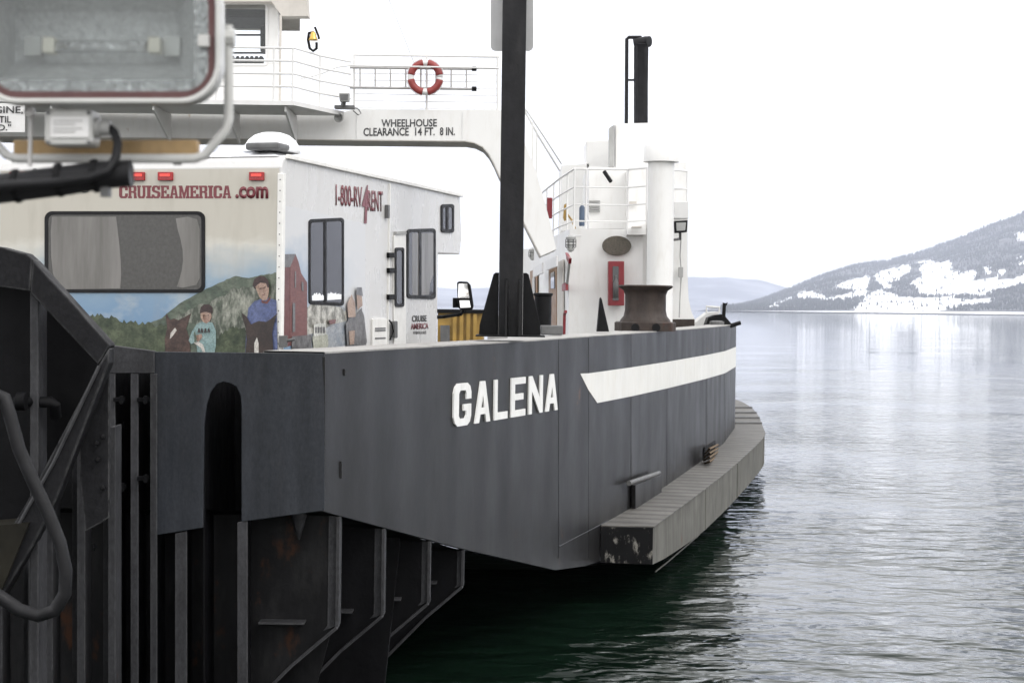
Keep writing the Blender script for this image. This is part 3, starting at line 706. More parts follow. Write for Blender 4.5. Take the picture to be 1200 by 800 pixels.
b = MB(); b.prism([P(x, y, Dm + .16) for x, y in rrect(575, -60, 625, 60, 6)], YV * .012)
tag(b.build('sign_board', paint('galvanised_sign_back', (.44, .44, .44), .5, .2, var=.06, scale=8), None, loc=P(600, 60, Dm + .16)), 'grey sign plate with rounded corners fixed behind the black mast', 'sign')

# --- gantry across the car deck
DG = 28.0
G = lambda x, y, d=0: P(x, y, DG + d)
b = MB()
curve = [(545, 165), (556, 167), (566, 172), (573, 180), (579, 191), (585, 205), (600, 232), (615, 262), (626, 284), (634, 300)]
outer = [(652, 292), (645, 262), (638, 235), (628, 200), (612, 160), (596, 133), (585, 129)]
b.prism([G(x, y) for x, y in [(-160, 158), (-160, 122)] + [(405, 131), (415, 128)] + outer[::-1] + curve[::-1]], YV * 1.0)
gan = b.build('gantry', M['white'], ferry)
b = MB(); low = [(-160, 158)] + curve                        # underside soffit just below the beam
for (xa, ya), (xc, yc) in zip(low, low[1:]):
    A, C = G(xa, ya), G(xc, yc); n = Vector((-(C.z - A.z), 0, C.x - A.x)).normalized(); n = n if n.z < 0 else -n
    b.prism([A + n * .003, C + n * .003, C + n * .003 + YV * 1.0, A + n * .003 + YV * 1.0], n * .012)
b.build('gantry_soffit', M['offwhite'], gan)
b = MB()
for x in (418, 542): b.box(G(x, 147, -.005), (.012, .01, .42))
b.build('gantry_seam', M['white2'], gan)
# walkway in front of the beam, bracketed
b = MB(); DW = 26.5; zd = P(330, 118, DW).z
wk = [P(-160, 0, DW), P(346, 0, DW), P(405, 0, 27.9), P(-160, 0, 27.99)]
b.prism([Vector((p.x, p.y, zd)) for p in wk], ZV * -.07); b.build('walkway', M['white2'], gan)
b = MB()
for x in (60, 180, 265, 335):
    A, C = P(x, 0, DW + .1), P(x, 0, 27.97)
    C = Vector((A.x, C.y, 0)); b.prism([Vector((A.x, A.y, zd - .08)), Vector((C.x, C.y, zd - .08)), Vector((C.x, C.y, zd - .55)), Vector((A.x, A.y, zd - .16))], XV * .03)
b.each('walkway_bracket', M['white2'], gan)
# text on the beam
text('clearance_lettering', 'WHEELHOUSE', M['signblk'], gan, G(447, 149, -.003), G(512, 148.5, -.003), G(447, 140, -.003), .004, .018)
for body, xa, xb in (('CLEARANCE', 426, 479), ('14 FT.', 486.5, 509.5), ('8 IN.', 515.5, 533)):
    text('clearance_lettering', body, M['signblk'], gan, G(xa, 159.5 - (xa - 426) * .008, -.003), G(xb, 159.5 - (xb - 426) * .008, -.003), G(xa, 150 - (xa - 426) * .008, -.003), .004, .018)
b = MB(); b.pbox(-60, 121, 29, 155, 26.4, .02); nb = b.build('notice_board', M['white2'], gan)
text('notice_lettering', 'STOP ENGINE,', M['signblk'], nb, P(-62, 134.5, 26.39), P(27, 134, 26.39), P(-62, 125, 26.39), .004, .012)
text('notice_lettering', 'UNTIL', M['signblk'], nb, P(-16, 144, 26.39), P(13, 144, 26.39), P(-16, 136, 26.39), .004, .012)
text('notice_lettering', 'LOADED."', M['signblk'], nb, P(-42, 153.5, 26.39), P(13, 153, 26.39), P(-42, 146, 26.39), .004, .012)
# railings
b = MB()
for k, y in enumerate((64.5, 78)): b.tube([G(x, y + (x - 415) * .014, .03) for x in (415, 500, 585)], .02, 6)
for k in range(6): b.tube([G(x, 86 + k * 8 + (x - 415) * .014, .03) for x in (415, 585)], .008, 5)
for x in (415, 500, 583): b.tube([G(x, 64 + (x - 415) * .014, .03), G(x, 130, .03)], .022, 6)
pl = [(DW + .03, -100), (DW + .03, 346), (27.3, 376), (27.95, 412)]
for h in (.82, .62, .42, .22):
    b.tube([Vector((P(x, 0, D).x, D, zd + h)) for D, x in pl], .018, 6)
for D, x in ((DW + .03, 120), (DW + .03, 255), (DW + .03, 322), (DW + .03, 344), (27.3, 376)):
    q = P(x, 0, D); b.tube([Vector((q.x, D, zd)), Vector((q.x, D, zd + .82))], .02, 6)
b.tube([G(x, y, -.3) for x, y in ((352, 92), (362, 91), (378, 86), (395, 79), (410, 77), (440, 77.5), (584, 80))], .014, 6)
b.build('railing', M['white2'], gan, smooth=True, auto=True)
# stairs down the leg
b = MB()
b.tube([G(612, 125, .5), G(630, 158, .8), G(656, 200, 1.4)], .018, 6); b.tube([G(616, 128, 1.1), G(636, 158, 1.4), G(658, 192, 2)], .014, 6)
for x, y0, y1, d in ((624, 143, 190, .6), (629, 152, 200, .8)): b.tube([G(x, y0, d), G(x, y1 + 20, d)], .018, 6)
b.build('stair_rail', M['white2'], gan, smooth=True, auto=True)
# stay wire
b = MB(); b.tube([G(448, -20, .1), G(486, 76, .05)], .006, 5); b.build('stay_wire', M['grey'], gan)

# --- wheelhouse on the gantry
D1w, D2w = 29.0, 31.5
b = MB()
def wall_piece(x0, y0, x1, y1, D, t=.12): b.prism([P(x0, y0, D), P(x1, y0, D), P(x1, y1, D), P(x0, y1, D)], YV * t)
wall_piece(120, 75, 326, 122, D1w); wall_piece(312, -60, 326, 74.8, D1w); wall_piece(244, -60, 262, 74.8, D1w); wall_piece(120, -60, 172, 74.8, D1w)
wall_piece(262.2, -60, 311.8, 4, D1w); wall_piece(172.2, -60, 243.8, 4, D1w)
for x0, x1 in ((120, 180), (312, 322)): wall_piece(x0, -60, x1, 122, D2w)
wall_piece(180.2, 76, 311.8, 122, D2w)
A, C = P(326, 0, D1w + .13), P(322, 0, D2w - .01)
for za, zc in ((P(0, 122, 29).z, P(326, 76, 29).z), (P(326, 4, 29).z, P(326, -60, 29).z)):
    b.prism([Vector((A.x, A.y, za)), Vector((C.x, C.y, za)), Vector((C.x, C.y, zc)), Vector((A.x, A.y, zc))], XV * -.1)
wh = b.build('wheelhouse', M['white'], ferry)
b = MB(); wall_piece(180.2, -60, 311.8, 28, D2w); b.build('rear_header', paint('wheelhouse_lining', (.05, .038, .032), .6), wh)
b = MB()
b.prism([P(x, y, D1w - .25) for x, y in ((110, -75), (356, -75), (361, 19), (330, 19), (318, 2), (110, 2))], YV * .3)
b.prism([Vector((p.x, p.y, P(0, -1, 29).z)) for p in (P(110, 0, D1w), P(352, 0, D1w), P(352, 0, 32), P(110, 0, 32))], ZV * .08)
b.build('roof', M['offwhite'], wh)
b = MB(); b.tube([P(329, 18, 28.7), P(328, 118, 28.7)], .022, 8); b.build('awning_pole', M['offwhite'], wh)
b = MB(); b.prism([P(x, y, D1w + .05) for x, y in ((262, 4), (312, 4), (312, 75), (262, 75))], YV * .008)
b.build('window_pane', clear_glass('wheelhouse_glass'), wh)
b = MB(); ring_prism(b, [P(x, y, D1w - .02) for x, y in rrect(259, 2, 314, 77, 4)], [P(x, y, D1w - .02) for x, y in rrect(262.5, 5, 311, 74.5, 3)], YV * .03)
b.build('window_frame', M['white2'], wh)
b = MB(); b.pbox(305, 30, 312, 60, 30.6, .4); b.pbox(225, 40, 311, 42, 31.3, .05); b.pbox(225, 61, 311, 63, 31.3, .05)
for k in range(9):
    b.lathe(P(262 + k * 5.5, 75, 31), [(.05, 0), (.06, .04 + .05 * random.random()), (.02, .14)], 8)
b.box(P(285, 16, 30.3), (1.0, 1.2, .35)); b.build('console', M['black'], wh)

# --- superstructure tower at starboard
DT = 32.0
T = lambda x, y, d=0: P(x, y, DT + d)
zt1 = T(671, 268).z; zlow = 1.6
def vp(p, z): return Vector((p.x, p.y, z))
plan = [T(671, 0), T(757, 0, -.2), T(806, 0, .4), T(806, 0, 9), P(600, 0, 44), P(624, 0, 43)]
b = MB(); b.prism([vp(p, zlow) for p in plan], ZV * (zt1 - zlow))
tower = b.build('deckhouse', M['white'], ferry)
# flared foot at the outboard side
b = MB(); prof = [(806, 238), (806, 330), (807, 350), (810, 364), (815, 376), (770, 376), (770, 238)]
b.prism([T(x, y, -.55) for x, y in prof], YV * 1.2); b.build('outboard_casing', M['white'], tower)
b = MB(); b.pbox(771, 374, 814, 385, 31.2, .8); b.build('casing_footing', M['bitt'], tower)
# deck overhang, upper house, machinery casing
b = MB(); b.prism([T(735, 268, -.5), T(757, 262, -.5), T(757, 275, -.5), T(735, 275, -.5)], YV * .5)
b.prism([T(x, y, 2.2) for x, y in ((690, 195), (735, 197), (735, 268), (690, 268))], YV * 3)
b.prism([T(x, y, 1.6) for x, y in ((735.3, 199), (804, 190), (804, 268), (735.3, 268))], YV * 3.5)
b.prism([T(x, y, 6.5) for x, y in ((658, 194), (690, 192), (690, 270), (658, 270))], YV * 2)
up_ = b.build('upper_house', M['white'], tower)
b = MB(); b.prism([T(x, y, 4) for x, y in ((721, 145), (765, 144), (765, 205), (721, 205))], YV * 2.2)
b.prism([T(x, y, 6.5) for x, y in ((687, 165), (716, 164), (716, 200), (687, 200))], YV * 1.5)
b.build('engine_casing', M['white'], tower, bevel=.02)
b = MB(); b.prism([T(x, y, 3.9) for x, y in ((714, 150), (720, 146), (720, 195), (714, 195))], YV * .3); b.build('casing_louvre', M['grey'], tower)
b = MB(); b.tube([T(751, 146, 5), T(751, 58, 5), T(751.5, 50, 4.95)], .155, 14); b.tube([T(743, 52, 5), T(757, 49, 4.95), T(761, 49, 4.9)], .12, 12)
b.box(T(751.5, 100, 5), (.27, .27, 1.75))
fun = b.build('funnel', M['mast'], ferry, smooth=True, auto=True)
b = MB(); b.tube([T(734, 146, 5), T(734.5, 46, 5), T(737, 44, 5), T(752, 44, 5)], .04, 8); b.tube([T(733, 94, 5), T(744, 94, 5)], .025, 6)
b.build('exhaust_pipe', M['mast'], fun)
b = MB(); cb = P(772.5, 380, 29.5); s = 29.5 / F
b.lathe(Vector((cb.x, cb.y, 1.6)), [(15.5 * s, 0), (15.5 * s, P(0, 187, 29.5).z - 1.6 + .1), (21 * s, P(0, 187, 29.5).z - 1.6 + .0 + .1), (21 * s, P(0, 168, 29.5).z - 1.6 + .08), (20 * s, P(0, 167, 29.5).z - 1.6 + .09)], 40)
b.build('ventilator', M['white'], ferry, smooth=True, auto=True)
# doors on the inboard side
sA, sB = T(671, 0), P(624, 0, 43); sd_ = (sB - sA); sd_.z = 0; sl_ = sd_.length; sd_.normalize(); sn = Vector((-1, sd_.x / sd_.y * -1, 0)); sn = sd_.cross(ZV).normalized(); sn = sn if sn.x < 0 else -sn
def SH(x, y, off=0.0): return hit(x, y, sA + sn * off, sn)
for x0, x1, y0, y1 in ((644, 653, 312, 384), (622, 630, 318, 384)):
    b = MB(); b.prism([SH(x, y, .03) for x, y in ((x0, y0), (x1, y0 - 4), (x1, y1), (x0, y1))], sn * .02); dr = b.build('door', M['wood'], tower)
    b = MB(); b.prism([SH(x, y, .06) for x, y in ((x0 + 2, y0 + 8), (x1 - 3, y0 + 6), (x1 - 3, y0 + 26), (x0 + 2, y0 + 26))], sn * .01); b.build('door_pane', M['glass'], dr)
b = MB(); b.prism([SH(x, y, .015) for x, y in ((653.5, 308), (661, 304), (661, 384), (653.5, 384))], sn * .02); b.build('open_doorway', M['offwhite'], tower)
b = MB()
for x0, x1, y0 in ((641, 654, 300), (626, 637, 308)): b.prism([SH(x, y, .25) for x, y in ((x0, y0 + 6), (x1, y0), (x1, y0 + 12), (x0, y0 + 17))], sn * .03)
b.each('door_hood', M['white2'], tower)
# plaque
b = MB(); c = T(722.5, 288, -.2)
pts = [c + XV * (17 * DT / F * math.cos(a)) + ZV * (11.5 * DT / F * math.sin(a)) for a in [2 * math.pi * k / 32 for k in range(32)]]
b.prism(pts, YV * .02 * -1 + YV * -.02); b.build('plaque', M['bronze'], tower, bevel=.01)
# upper railing
b = MB()
posts = [(-6, 635, 228), (-3, 648, 217), (-1, 660, 208), (0, 676, 197), (0, 686, 196.5), (0, 735, 198), (-.4, 757, 194), (.8, 788, 197)]
line = [T(630, 300, 8), T(640, 300, 5.5), T(655, 300, 2.5), T(672, 300, .1), T(735, 300, .1), T(757, 300, -.35), T(804, 300, .3)]
H0 = zt1
for h in (1.13, .79, .46, .15):
    b.tube([vp(p, H0 + h) for p in line], .022 if h > 1 else .016, 6)
for p in line[1:] + [T(686, 300, .1), T(664, 300, 1.3), T(648, 300, 3.8), T(788, 300, .1)]: b.tube([vp(p, H0), vp(p, H0 + 1.13)], .02, 6)
b.build('deck_railing', M['white2'], tower, smooth=True, auto=True)
b = MB()
for y in (200, 222): b.tube([T(786, y, .3), T(801, y - 1, .3)], .02, 6)
b.tube([T(789, 197, .3), T(789, 262, .3)], .025, 6); b.build('ladder_stile', M['white2'], tower)
b = MB(); b.pbox(790, 236, 807, 256, 31.0, .3); b.build('junction_cabinet', M['white2'], tower, bevel=.01)
b = MB(); b.tube([T(708, 201, 2), T(716, 213, 1.9)], .04, 6); b.build('wiper_arm', M['black'], tower)
b = MB(); b.pbox(741, 265, 752, 267, 31.2, .25); b.pbox(738, 236, 746, 239, 33.4, .2); b.build('step_bracket', M['offwhite'], tower)
b = MB()
for k in range(5): b.pbox(690, 235 + k * 3, 703, 236.5 + k * 3, 34.15, .04)
b.build('house_vent', M['grey'], up_)

# --- loose and bolted-on equipment aboard
t_ = thing('fire_cabinet', 'red fire cabinet with a narrow glass front on the white deckhouse wall', 'fire cabinet', T(722, 358, -.25))
b = MB(); b.pbox(713, 306, 731.5, 358, DT - .5, .28); cab = b.build('case', M['red'], t_, bevel=.01)
b = MB(); b.pbox(718, 312, 725, 352, DT - .515, .01); b.build('glass_front', M['glass'], t_)
b = MB(); b.lathe(P(721.5, 349, DT - .56), [(.05, 0), (.05, .28), (.03, .33), (.015, .40), (.02, .42)], 12); b.build('extinguisher', M['dgrey'], t_, smooth=True)
t_ = thing('fire_axe', 'long handled fire axe with red head hung beside the doorway', 'axe', SH(665, 340, .06))
b = MB(); b.tube([SH(668, 302, .08), SH(664, 338, .08)], .025, 6); b.build('handle', M['grey'], t_)
b = MB(); b.prism([SH(x, y, .06) for x, y in ((665.5, 296), (670, 303), (669.5, 309), (667, 304))], sn * .05); b.prism([SH(x, y, .06) for x, y in ((661.5, 333), (666, 331), (666, 340), (661.5, 341))], sn * .05)
b.build('axe_head', M['red'], t_)
def wall_lamp(c, label):
    t = thing('bulkhead_lamp', label, 'lamp', c, 'caged lamps along the deckhouse doors')
    b = MB(); b.lathe(c, [(.05, 0), (.09, -.03), (.09, -.07)], 14); b.build('lamp_cap', M['grey'], t, smooth=True, auto=True)
    b = MB(); b.lathe(c + Vector((0, 0, -.07)), [(.07, 0), (.075, -.1), (.06, -.19), (.02, -.22)], 14); b.build('lamp_globe', M['lampgrey'], t, smooth=True)
    b = MB()
    for k in range(6):
        a = k * math.pi / 3; d = Vector((math.cos(a), math.sin(a), 0))
        b.tube([c + d * .09 - ZV * .07, c + d * .09 - ZV * .2, c + d * .03 - ZV * .25], .008, 5)
    for z in (.11, .17): b.lathe(c - ZV * z, [(.088, 0), (.096, .004), (.088, .008)], 14)
    b.build('lamp_cage', M['dgrey'], t)
    b = MB(); b.tube([c + Vector((0, 0, -.01)), c + Vector((.18, .0, .0))], .015, 6); b.build('lamp_arm', M['white2'], t)
wall_lamp(SH(669, 276, .14), 'caged lamp at the corner of the deckhouse, nearest the oval plaque')
wall_lamp(P(624, 291, 41.5), 'caged lamp farther along the deckhouse, beside the black mast')
t_ = thing('deck_floodlight', 'black floodlight on the outboard edge of the white deckhouse', 'floodlight', P(798, 280, 30.9))
b = MB(); b.prism([P(x, y, 30.7) for x, y in ((790, 259), (806, 258), (805, 272), (791, 273))], YV * .15); b.build('housing', M['black'], t_, bevel=.01)
b = MB(); b.prism([P(x, y, 30.69) for x, y in ((792.5, 261), (804, 260.5), (803, 270), (793, 270.5))], YV * .008); b.build('glass_front', M['grey'], t_)
b = MB(); b.tube([P(797, 273, 30.8), P(797, 280, 30.9), P(790, 281, 31.3)], .025, 6); b.build('bracket', M['dgrey'], t_)
b = MB(); b.tube([P(798, 279, 31.3), P(797, 300, 31.35), P(798.5, 320, 31.35), P(797, 345, 31.35), P(796, 372, 31.3)], .012, 5); b.pbox(795.5, 313, 800.5, 325, 31.28, .1); b.build('cable', M['grey'], t_)
t_ = thing('deck_floodlight', 'small grey floodlight on the gantry walkway end above the loudspeaker', 'floodlight', P(403, 128, 27.6))
b = MB(); b.prism([P(x, y, 27.5) for x, y in ((397, 109), (409.5, 109), (409, 119), (398, 119))], YV * .12); b.build('housing', M['grey'], t_, bevel=.01)
b = MB(); b.prism([P(x, y, 27.49) for x, y in ((398.5, 110.5), (408, 110.5), (407.5, 117.5), (399, 117.5))], YV * .008); b.build('glass_front', M['dgrey'], t_)
b = MB(); b.tube([P(403, 119, 27.6), P(402, 124, 27.65)], .04, 6); b.box(P(404, 126, 27.75), (.32, .2, .05)); b.build('bracket', M['dgrey'], t_)
b = MB(); b.tube([P(413, 126, 27.7), P(420, 128, 27.8), P(423, 133, 27.8), P(420, 135, 27.8), P(414, 130, 27.7)], .01, 5); b.build('cable', M['dgrey'], t_)
b = MB(); c = P(397, 138, 27.75); b.lathe(c, [(.02, .14), (.05, .12), (.07, .05), (.08, 0), (.065, -.005), (.03, .07)], 16, (0.15, 1, .1))
tag(b.build('loudspeaker', M['grey'], None, smooth=True, auto=True, loc=c), 'grey horn loudspeaker under the walkway end beside the clearance lettering', 'loudspeaker')
# life ring
c = P(498.5, 91, 27.85); t_ = thing('life_ring', 'red and white life ring hung on the gantry railing', 'life ring', c - ZV * .27)
Rm, rm = 17 * 27.85 / F, 4.2 * 27.85 / F
def ring_arc(b, a0, a1, r, n=10): b.tube([c + Vector((math.cos(a) * Rm, -.02, math.sin(a) * Rm)) for a in [a0 + (a1 - a0) * k / n for k in range(n + 1)]], r, 8)
for k in range(4):
    a = math.pi / 2 * k + math.pi / 4 * 0
    b = MB(); ring_arc(b, a + .16, a + math.pi / 2 - .16, rm); b.build('red_segment', M['orange'], t_, smooth=True)
b = MB(); ring_arc(b, 0, 2 * math.pi, rm * .93, 40); b.build('buoy_body', M['white2'], t_, smooth=True)
b = MB()
for k in range(4):
    for da in (-.35, .35):
        a = math.pi / 2 * k + math.pi / 4 + da * .0
    a = math.pi / 4 + k * math.pi / 2
    b.tube([c + Vector((math.cos(a + d) * (Rm + rm * 1.2), -.03, math.sin(a + d) * (Rm + rm * 1.2))) for d in (-.6, -.3, 0, .3, .6)], .007, 5)
b.build('grab_line', M['white2'], t_)
# ladder
t_ = thing('ladder', 'aluminium ladder lashed lengthwise to the gantry railing behind the life ring', 'ladder', P(485, 104, 27.93))
b = MB()
for y in (79, 102.5): b.tube([P(410, y + .2, 27.95), P(556, y + 2, 27.95)], .024, 6)
stl = b.build('stile', M['pipe'], t_)
for k in range(8):
    x = 422 + k * 17.8; b = MB(); b.tube([P(x, 79, 27.95), P(x, 103.5, 27.95)], .016, 6); b.build('rung', M['pipe'], t_)
for y in (80.8, 104.3):
    b = MB(); b.tube([P(553, y, 27.95), P(558.5, y, 27.95)], .04, 8); b.build('end_cap', M['black'], t_)
# bell
t_ = thing('ship_bell', 'brass bell in a black bracket on the walkway railing beside the wheelhouse', 'bell', P(366, 60, 27))
b = MB(); b.lathe(P(367, 47.5, 27), [(.075, 0), (.068, .02), (.052, .06), (.045, .1), (.03, .13), (.008, .14)], 18); b.build('bell', M['brass'], t_, smooth=True)
b = MB(); b.tube([P(x, y, 27.02) for x, y in ((369, 32), (373, 42), (374, 46))], .02, 6); b.tube([P(x, y, 27.02) for x, y in ((368, 38), (362, 39), (361, 47), (363, 57), (367, 60), (371, 57), (371, 50))], .024, 6)
b.build('bracket', M['black'], t_)
# bitt
Db = 22.8; c = P(756, 386, Db); s = Db / F
t_ = thing('mooring_bitt', 'wide rusty flared mooring bitt on the bulwark in front of the ventilator', 'bitt', c)
b = MB(); b.lathe(c + ZV * .10, [(30 * s, 0), (29 * s, .03), (25.5 * s, .08), (24 * s, .16), (24 * s, .36), (26 * s, .42), (31 * s, .455), (32 * s, .475), (31 * s, .49), (25 * s, .485), (22 * s, .3)], 48)
b.build('drum', M['bitt'], t_, smooth=True, auto=True)
b = MB(); b.lathe(c - ZV * .02, [(36 * s, 0), (36 * s, .11), (34 * s, .125)], 10); b.build('base_ring', M['bitt'], t_)
for x in (766, 742):
    b = MB(); q = P(x, 383.5, Db); q.y = c.y - 35 * s * .93; b.lathe(q, [(.055, 0), (.055, .02)], 16, (0, -1, 0)); b.build('fairlead_hole', M['black'], t_)
# black bollard and block behind the mast
c = P(636, 384, 18.6); s = 18.6 / F
t_ = thing('bollard', 'black flanged bollard on the bulwark beside the mast gusset', 'bollard', c)
b = MB(); b.lathe(c, [(10 * s, 0), (10 * s, .34), (11.5 * s, .355), (11.5 * s, .375), (10 * s, .38)], 24); b.build('drum', M['black'], t_, smooth=True, auto=True)
b = MB(); b.box(c + Vector((.09, -.25, -.02)), (.24, .3, .1)); b.build('base_block', M['dgrey'], t_, bevel=.012)
c = P(707, 388, 20.2)
b = MB(); b.prism([P(x, y, 20.2) for x, y in ((699.5, 388.5), (703, 350), (704, 348), (705.5, 351), (714, 388.5))], YV * .18)
tag(b.build('fin_bracket', M['black'], None, loc=c, bevel=.006), 'narrow black triangular fin standing on the bulwark before the red cabinet', 'bracket')
# windlass at the far corner
c = P(838, 383, 33); t_ = thing('windlass', 'white and black deck winch with a short lever at the far bulwark corner', 'winch', c)
b = MB(); b.prism([P(x, y, 33.5) for x, y in ((812, 384), (814, 378), (830, 366), (842, 365), (846, 384))], YV * .7); b.build('housing', M['white2'], t_, bevel=.01)
b = MB(); b.prism([P(x, y, 32.9) for x, y in ((826, 384), (830, 372), (838, 369), (848, 368), (858, 380), (858, 384))], YV * .4); b.build('cheek', M['black'], t_, bevel=.01)
b = MB(); b.tube([P(848, 372, 32.8), P(849, 355, 32.8), P(852, 356, 32.8)], .035, 8); b.tube([P(855, 382, 32.8), P(868, 378, 32.8)], .04, 8); b.build('lever', M['black'], t_)
b = MB(); b.tube([P(828, 367, 33.4), P(828, 359, 33.4), P(843, 360, 33.4), P(843, 367, 33.4)], .025, 6); b.build('guard_rail', M['white2'], t_)
b = MB(); b.lathe(P(840, 383, 32.4), [(.14, 0), (.14, .1), (.08, .12)], 14); b.build('drum', M['dgrey'], t_)
# items on the upper deck
b = MB(); c = T(644, 244, 2.8); b.box(c, (.11, .2, .42)); tag(b.build('locker', M['red'], None, bevel=.01, loc=c), 'small red locker behind the upper deckhouse railing', 'locker')
b = MB(); c = T(682, 250, 1.5); b.lathe(c - ZV * .25, [(.05, 0), (.055, .02), (.055, .36), (.03, .4), (.02, .44)], 14); tag(b.build('gas_bottle', paint('blue_bottle_paint', (.05, .075, .12), .5), None, smooth=True, auto=True, loc=c), 'blue gas bottle standing behind the upper deckhouse railing', 'gas bottle')
b = MB(); c = T(661, 250, 2); b.prism([T(x, y, 2) for x, y in ((661, 240), (664, 238), (664, 258), (661.5, 259), (660, 255))], YV * .1); b.tube([T(664, 250, 2), T(670, 258, 1.8), T(674, 268, 1.6)], .022, 6)
tag(b.build('hose', M['yellow'], None, loc=c), 'yellow hose hung up behind the upper deckhouse railing', 'hose')
c = SH(659, 388, .2); b = MB(); b.tube([SH(661, 392, .2), SH(661.5, 368, .2), SH(663, 365, .2)], .03, 6); tag(b.build('hydrant_pipe', M['red'], None, loc=c), 'thin red upright pipe at the foot of the deckhouse wall', 'pipe')
# yellow bin on the deck
c = P(538, 420, 23); t_ = thing('deck_bin', 'yellow ribbed steel bin with dark top edge beyond the motorhome', 'bin', vp(c, 1.6))
b = MB(); pA, pB = P(513, 366, 23), P(566, 366, 23); b.prism([vp(pA, 1.62), vp(pB, 1.62), vp(pB, pA.z), vp(pA, pA.z)], YV * 1.4); b.build('body', M['yellow'], t_)
b = MB()
for x in (533, 541, 549, 557): q = P(x, 366, 22.98); b.box((q.x, q.y, 1.62 + (pA.z - 1.62) / 2), (.05, .05, pA.z - 1.64))
b.each('rib', M['yellow'], t_)
b = MB(); b.box(((pA.x + pB.x) / 2, 23.0, pA.z + .02), (pB.x - pA.x + .1, .12, .05)); b.build('rim', M['black'], t_)
b = MB(); b.pbox(516, 381, 527, 400, 22.95, .04); b.build('hatch', M['dgrey'], t_)

# ------------------------------------------------------------------ motorhome
tn = .2825; UV = Vector((tn, 1, 0)).normalized(); NV = Vector((UV.y, -UV.x, 0))            # forward, out to starboard
C0 = P(328, 361, 13.3); C0.z = 0
rv = thing('motorhome', 'cream and white motorhome with scenic mural and red tail lights, snow on its roof', 'motorhome', vp(C0 - NV * 1.22, 1.6))
RR = lambda x, y, o=0: hit(x, y, C0 - UV * o, UV)            # rear wall
RS = lambda x, y, o=0: hit(x, y, C0 + NV * o, NV)            # right side wall
WID = 2.5; zT = RS(330, 180.5).z
def side(l, z): return vp(C0 + UV * l, z)
def sl2(x): return (RS(x, 300) - C0).dot(UV)
l_end, l_front = sl2(513.5), sl2(540)
zc = RS(520, 296).z
prof = [(0, zT - .1), (.03, zT - .04), (.10, zT), (l_front - .25, zT), (l_front - .05, zT - .02), (l_front + .02, zT - .45), (l_front + .01, zc + .12), (l_front - .03, zc), (l_end, zc - .015), (l_end, zT - 2.45), (0, zT - 2.45)]
b = MB(); b.prism([side(l, z) - NV * WID for l, z in prof], NV * WID); body = b.build('body', M['rvwhite'], rv, bevel=.012)
# cab, narrower than the body
b = MB(); cab = [(l_end - .1, zT - 2.3), (l_end + 1.9, zT - 2.3), (l_end + 1.9, zT - 1.75), (l_end + 1.05, zT - 1.6), (l_end + .62, zT - 1.15), (l_end - .1, zT - 1.12)]
b.prism([side(l, z) - NV * (WID - .40) for l, z in cab], NV * (WID - .80)); b.build('cab', M['rvwhite'], rv, bevel=.03)
for l in (.9, l_end + 1.2):
    for o in (.30, WID - .05):
        b = MB(); b.lathe(side(l, 1.6 + .38) - NV * o, [(.2, 0), (.36, .02), (.38, .06), (.38, .2), (.36, .24), (.2, .25)], 24, NV); b.build('wheel', M['rubber'], rv, smooth=True, auto=True)
b = MB(); b.prism([side(-.22, zT - 2.62) + NV * .0, side(0, zT - 2.62), side(0, zT - 2.45), side(-.22, zT - 2.45)], NV * -WID); b.build('bumper', M['dgrey'], rv)
# cream rear wall with printed sky
def rear_mat():
    m, t, b_ = base_mat('cream_rear_print', .35)
    tcn = nd(t, 'ShaderNodeTexCoord'); sx = nd(t, 'ShaderNodeSeparateXYZ'); t.links.new(tcn.outputs['Object'], sx.inputs[0])
    ns = noise_fac(t, 2.6, .25, .75, (1, 1, 2), 5)
    ad = nd(t, 'ShaderNodeMath', operation='MULTIPLY_ADD'); t.links.new(ns, ad.inputs[0]); ad.inputs[1].default_value = .16; t.links.new(sx.outputs['Z'], ad.inputs[2])
    r = nd(t, 'ShaderNodeMapRange'); t.links.new(ad.outputs[0], r.inputs['Value'])
    zb_, zt_ = RR(250, 408).z, RR(250, 185).z
    r.inputs['From Min'].default_value = zb_; r.inputs['From Max'].default_value = zt_ + .08
    cr = nd(t, 'ShaderNodeValToRGB'); t.links.new(r.outputs[0], cr.inputs[0])
    e = cr.color_ramp.elements; e[0].position = 0; e[0].color = (.13, .23, .36, 1); e[1].position = 1; e[1].color = (.50, .475, .42, 1)
    for ps, c in ((.25, (.17, .27, .39)), (.40, (.25, .34, .42)), (.50, (.43, .45, .44)), (.56, (.56, .545, .49)), (.61, (.48, .455, .395)), (.85, (.47, .445, .385))):
        q = cr.color_ramp.elements.new(ps); q.color = (*c, 1)
    cl = noise_fac(t, 3.2, .5, .68, (1, 1, 1.6), 6, .6, (3, 1, 2))
    rz = nd(t, 'ShaderNodeMapRange'); t.links.new(sx.outputs['Z'], rz.inputs['Value']); rz.inputs['From Min'].default_value = RR(250, 312).z; rz.inputs['From Max'].default_value = RR(250, 345).z
    mm = nd(t, 'ShaderNodeMath', operation='MULTIPLY'); t.links.new(cl, mm.inputs[0]); mm.inputs[1].default_value = .55
    lowm = nd(t, 'ShaderNodeMath', operation='LESS_THAN'); t.links.new(sx.outputs['Z'], lowm.inputs[0]); lowm.inputs[1].default_value = RR(250, 285).z
    m3 = nd(t, 'ShaderNodeMath', operation='MULTIPLY'); t.links.new(mm.outputs[0], m3.inputs[0]); t.links.new(lowm.outputs[0], m3.inputs[1])
    c = mixc(t, m3.outputs[0], cr.outputs[0], (.42, .45, .46))
    d = nd(t, 'ShaderNodeMath', operation='MULTIPLY'); t.links.new(noise_fac(t, 8, .5, .8, (1, 1, .2), 7), d.inputs[0]); d.inputs[1].default_value = .35
    t.links.new(mixc(t, d.outputs[0], c, (.30, .27, .22)), b_.inputs['Base Color'])
    return m
b = MB(); zb_ = zT - 2.45
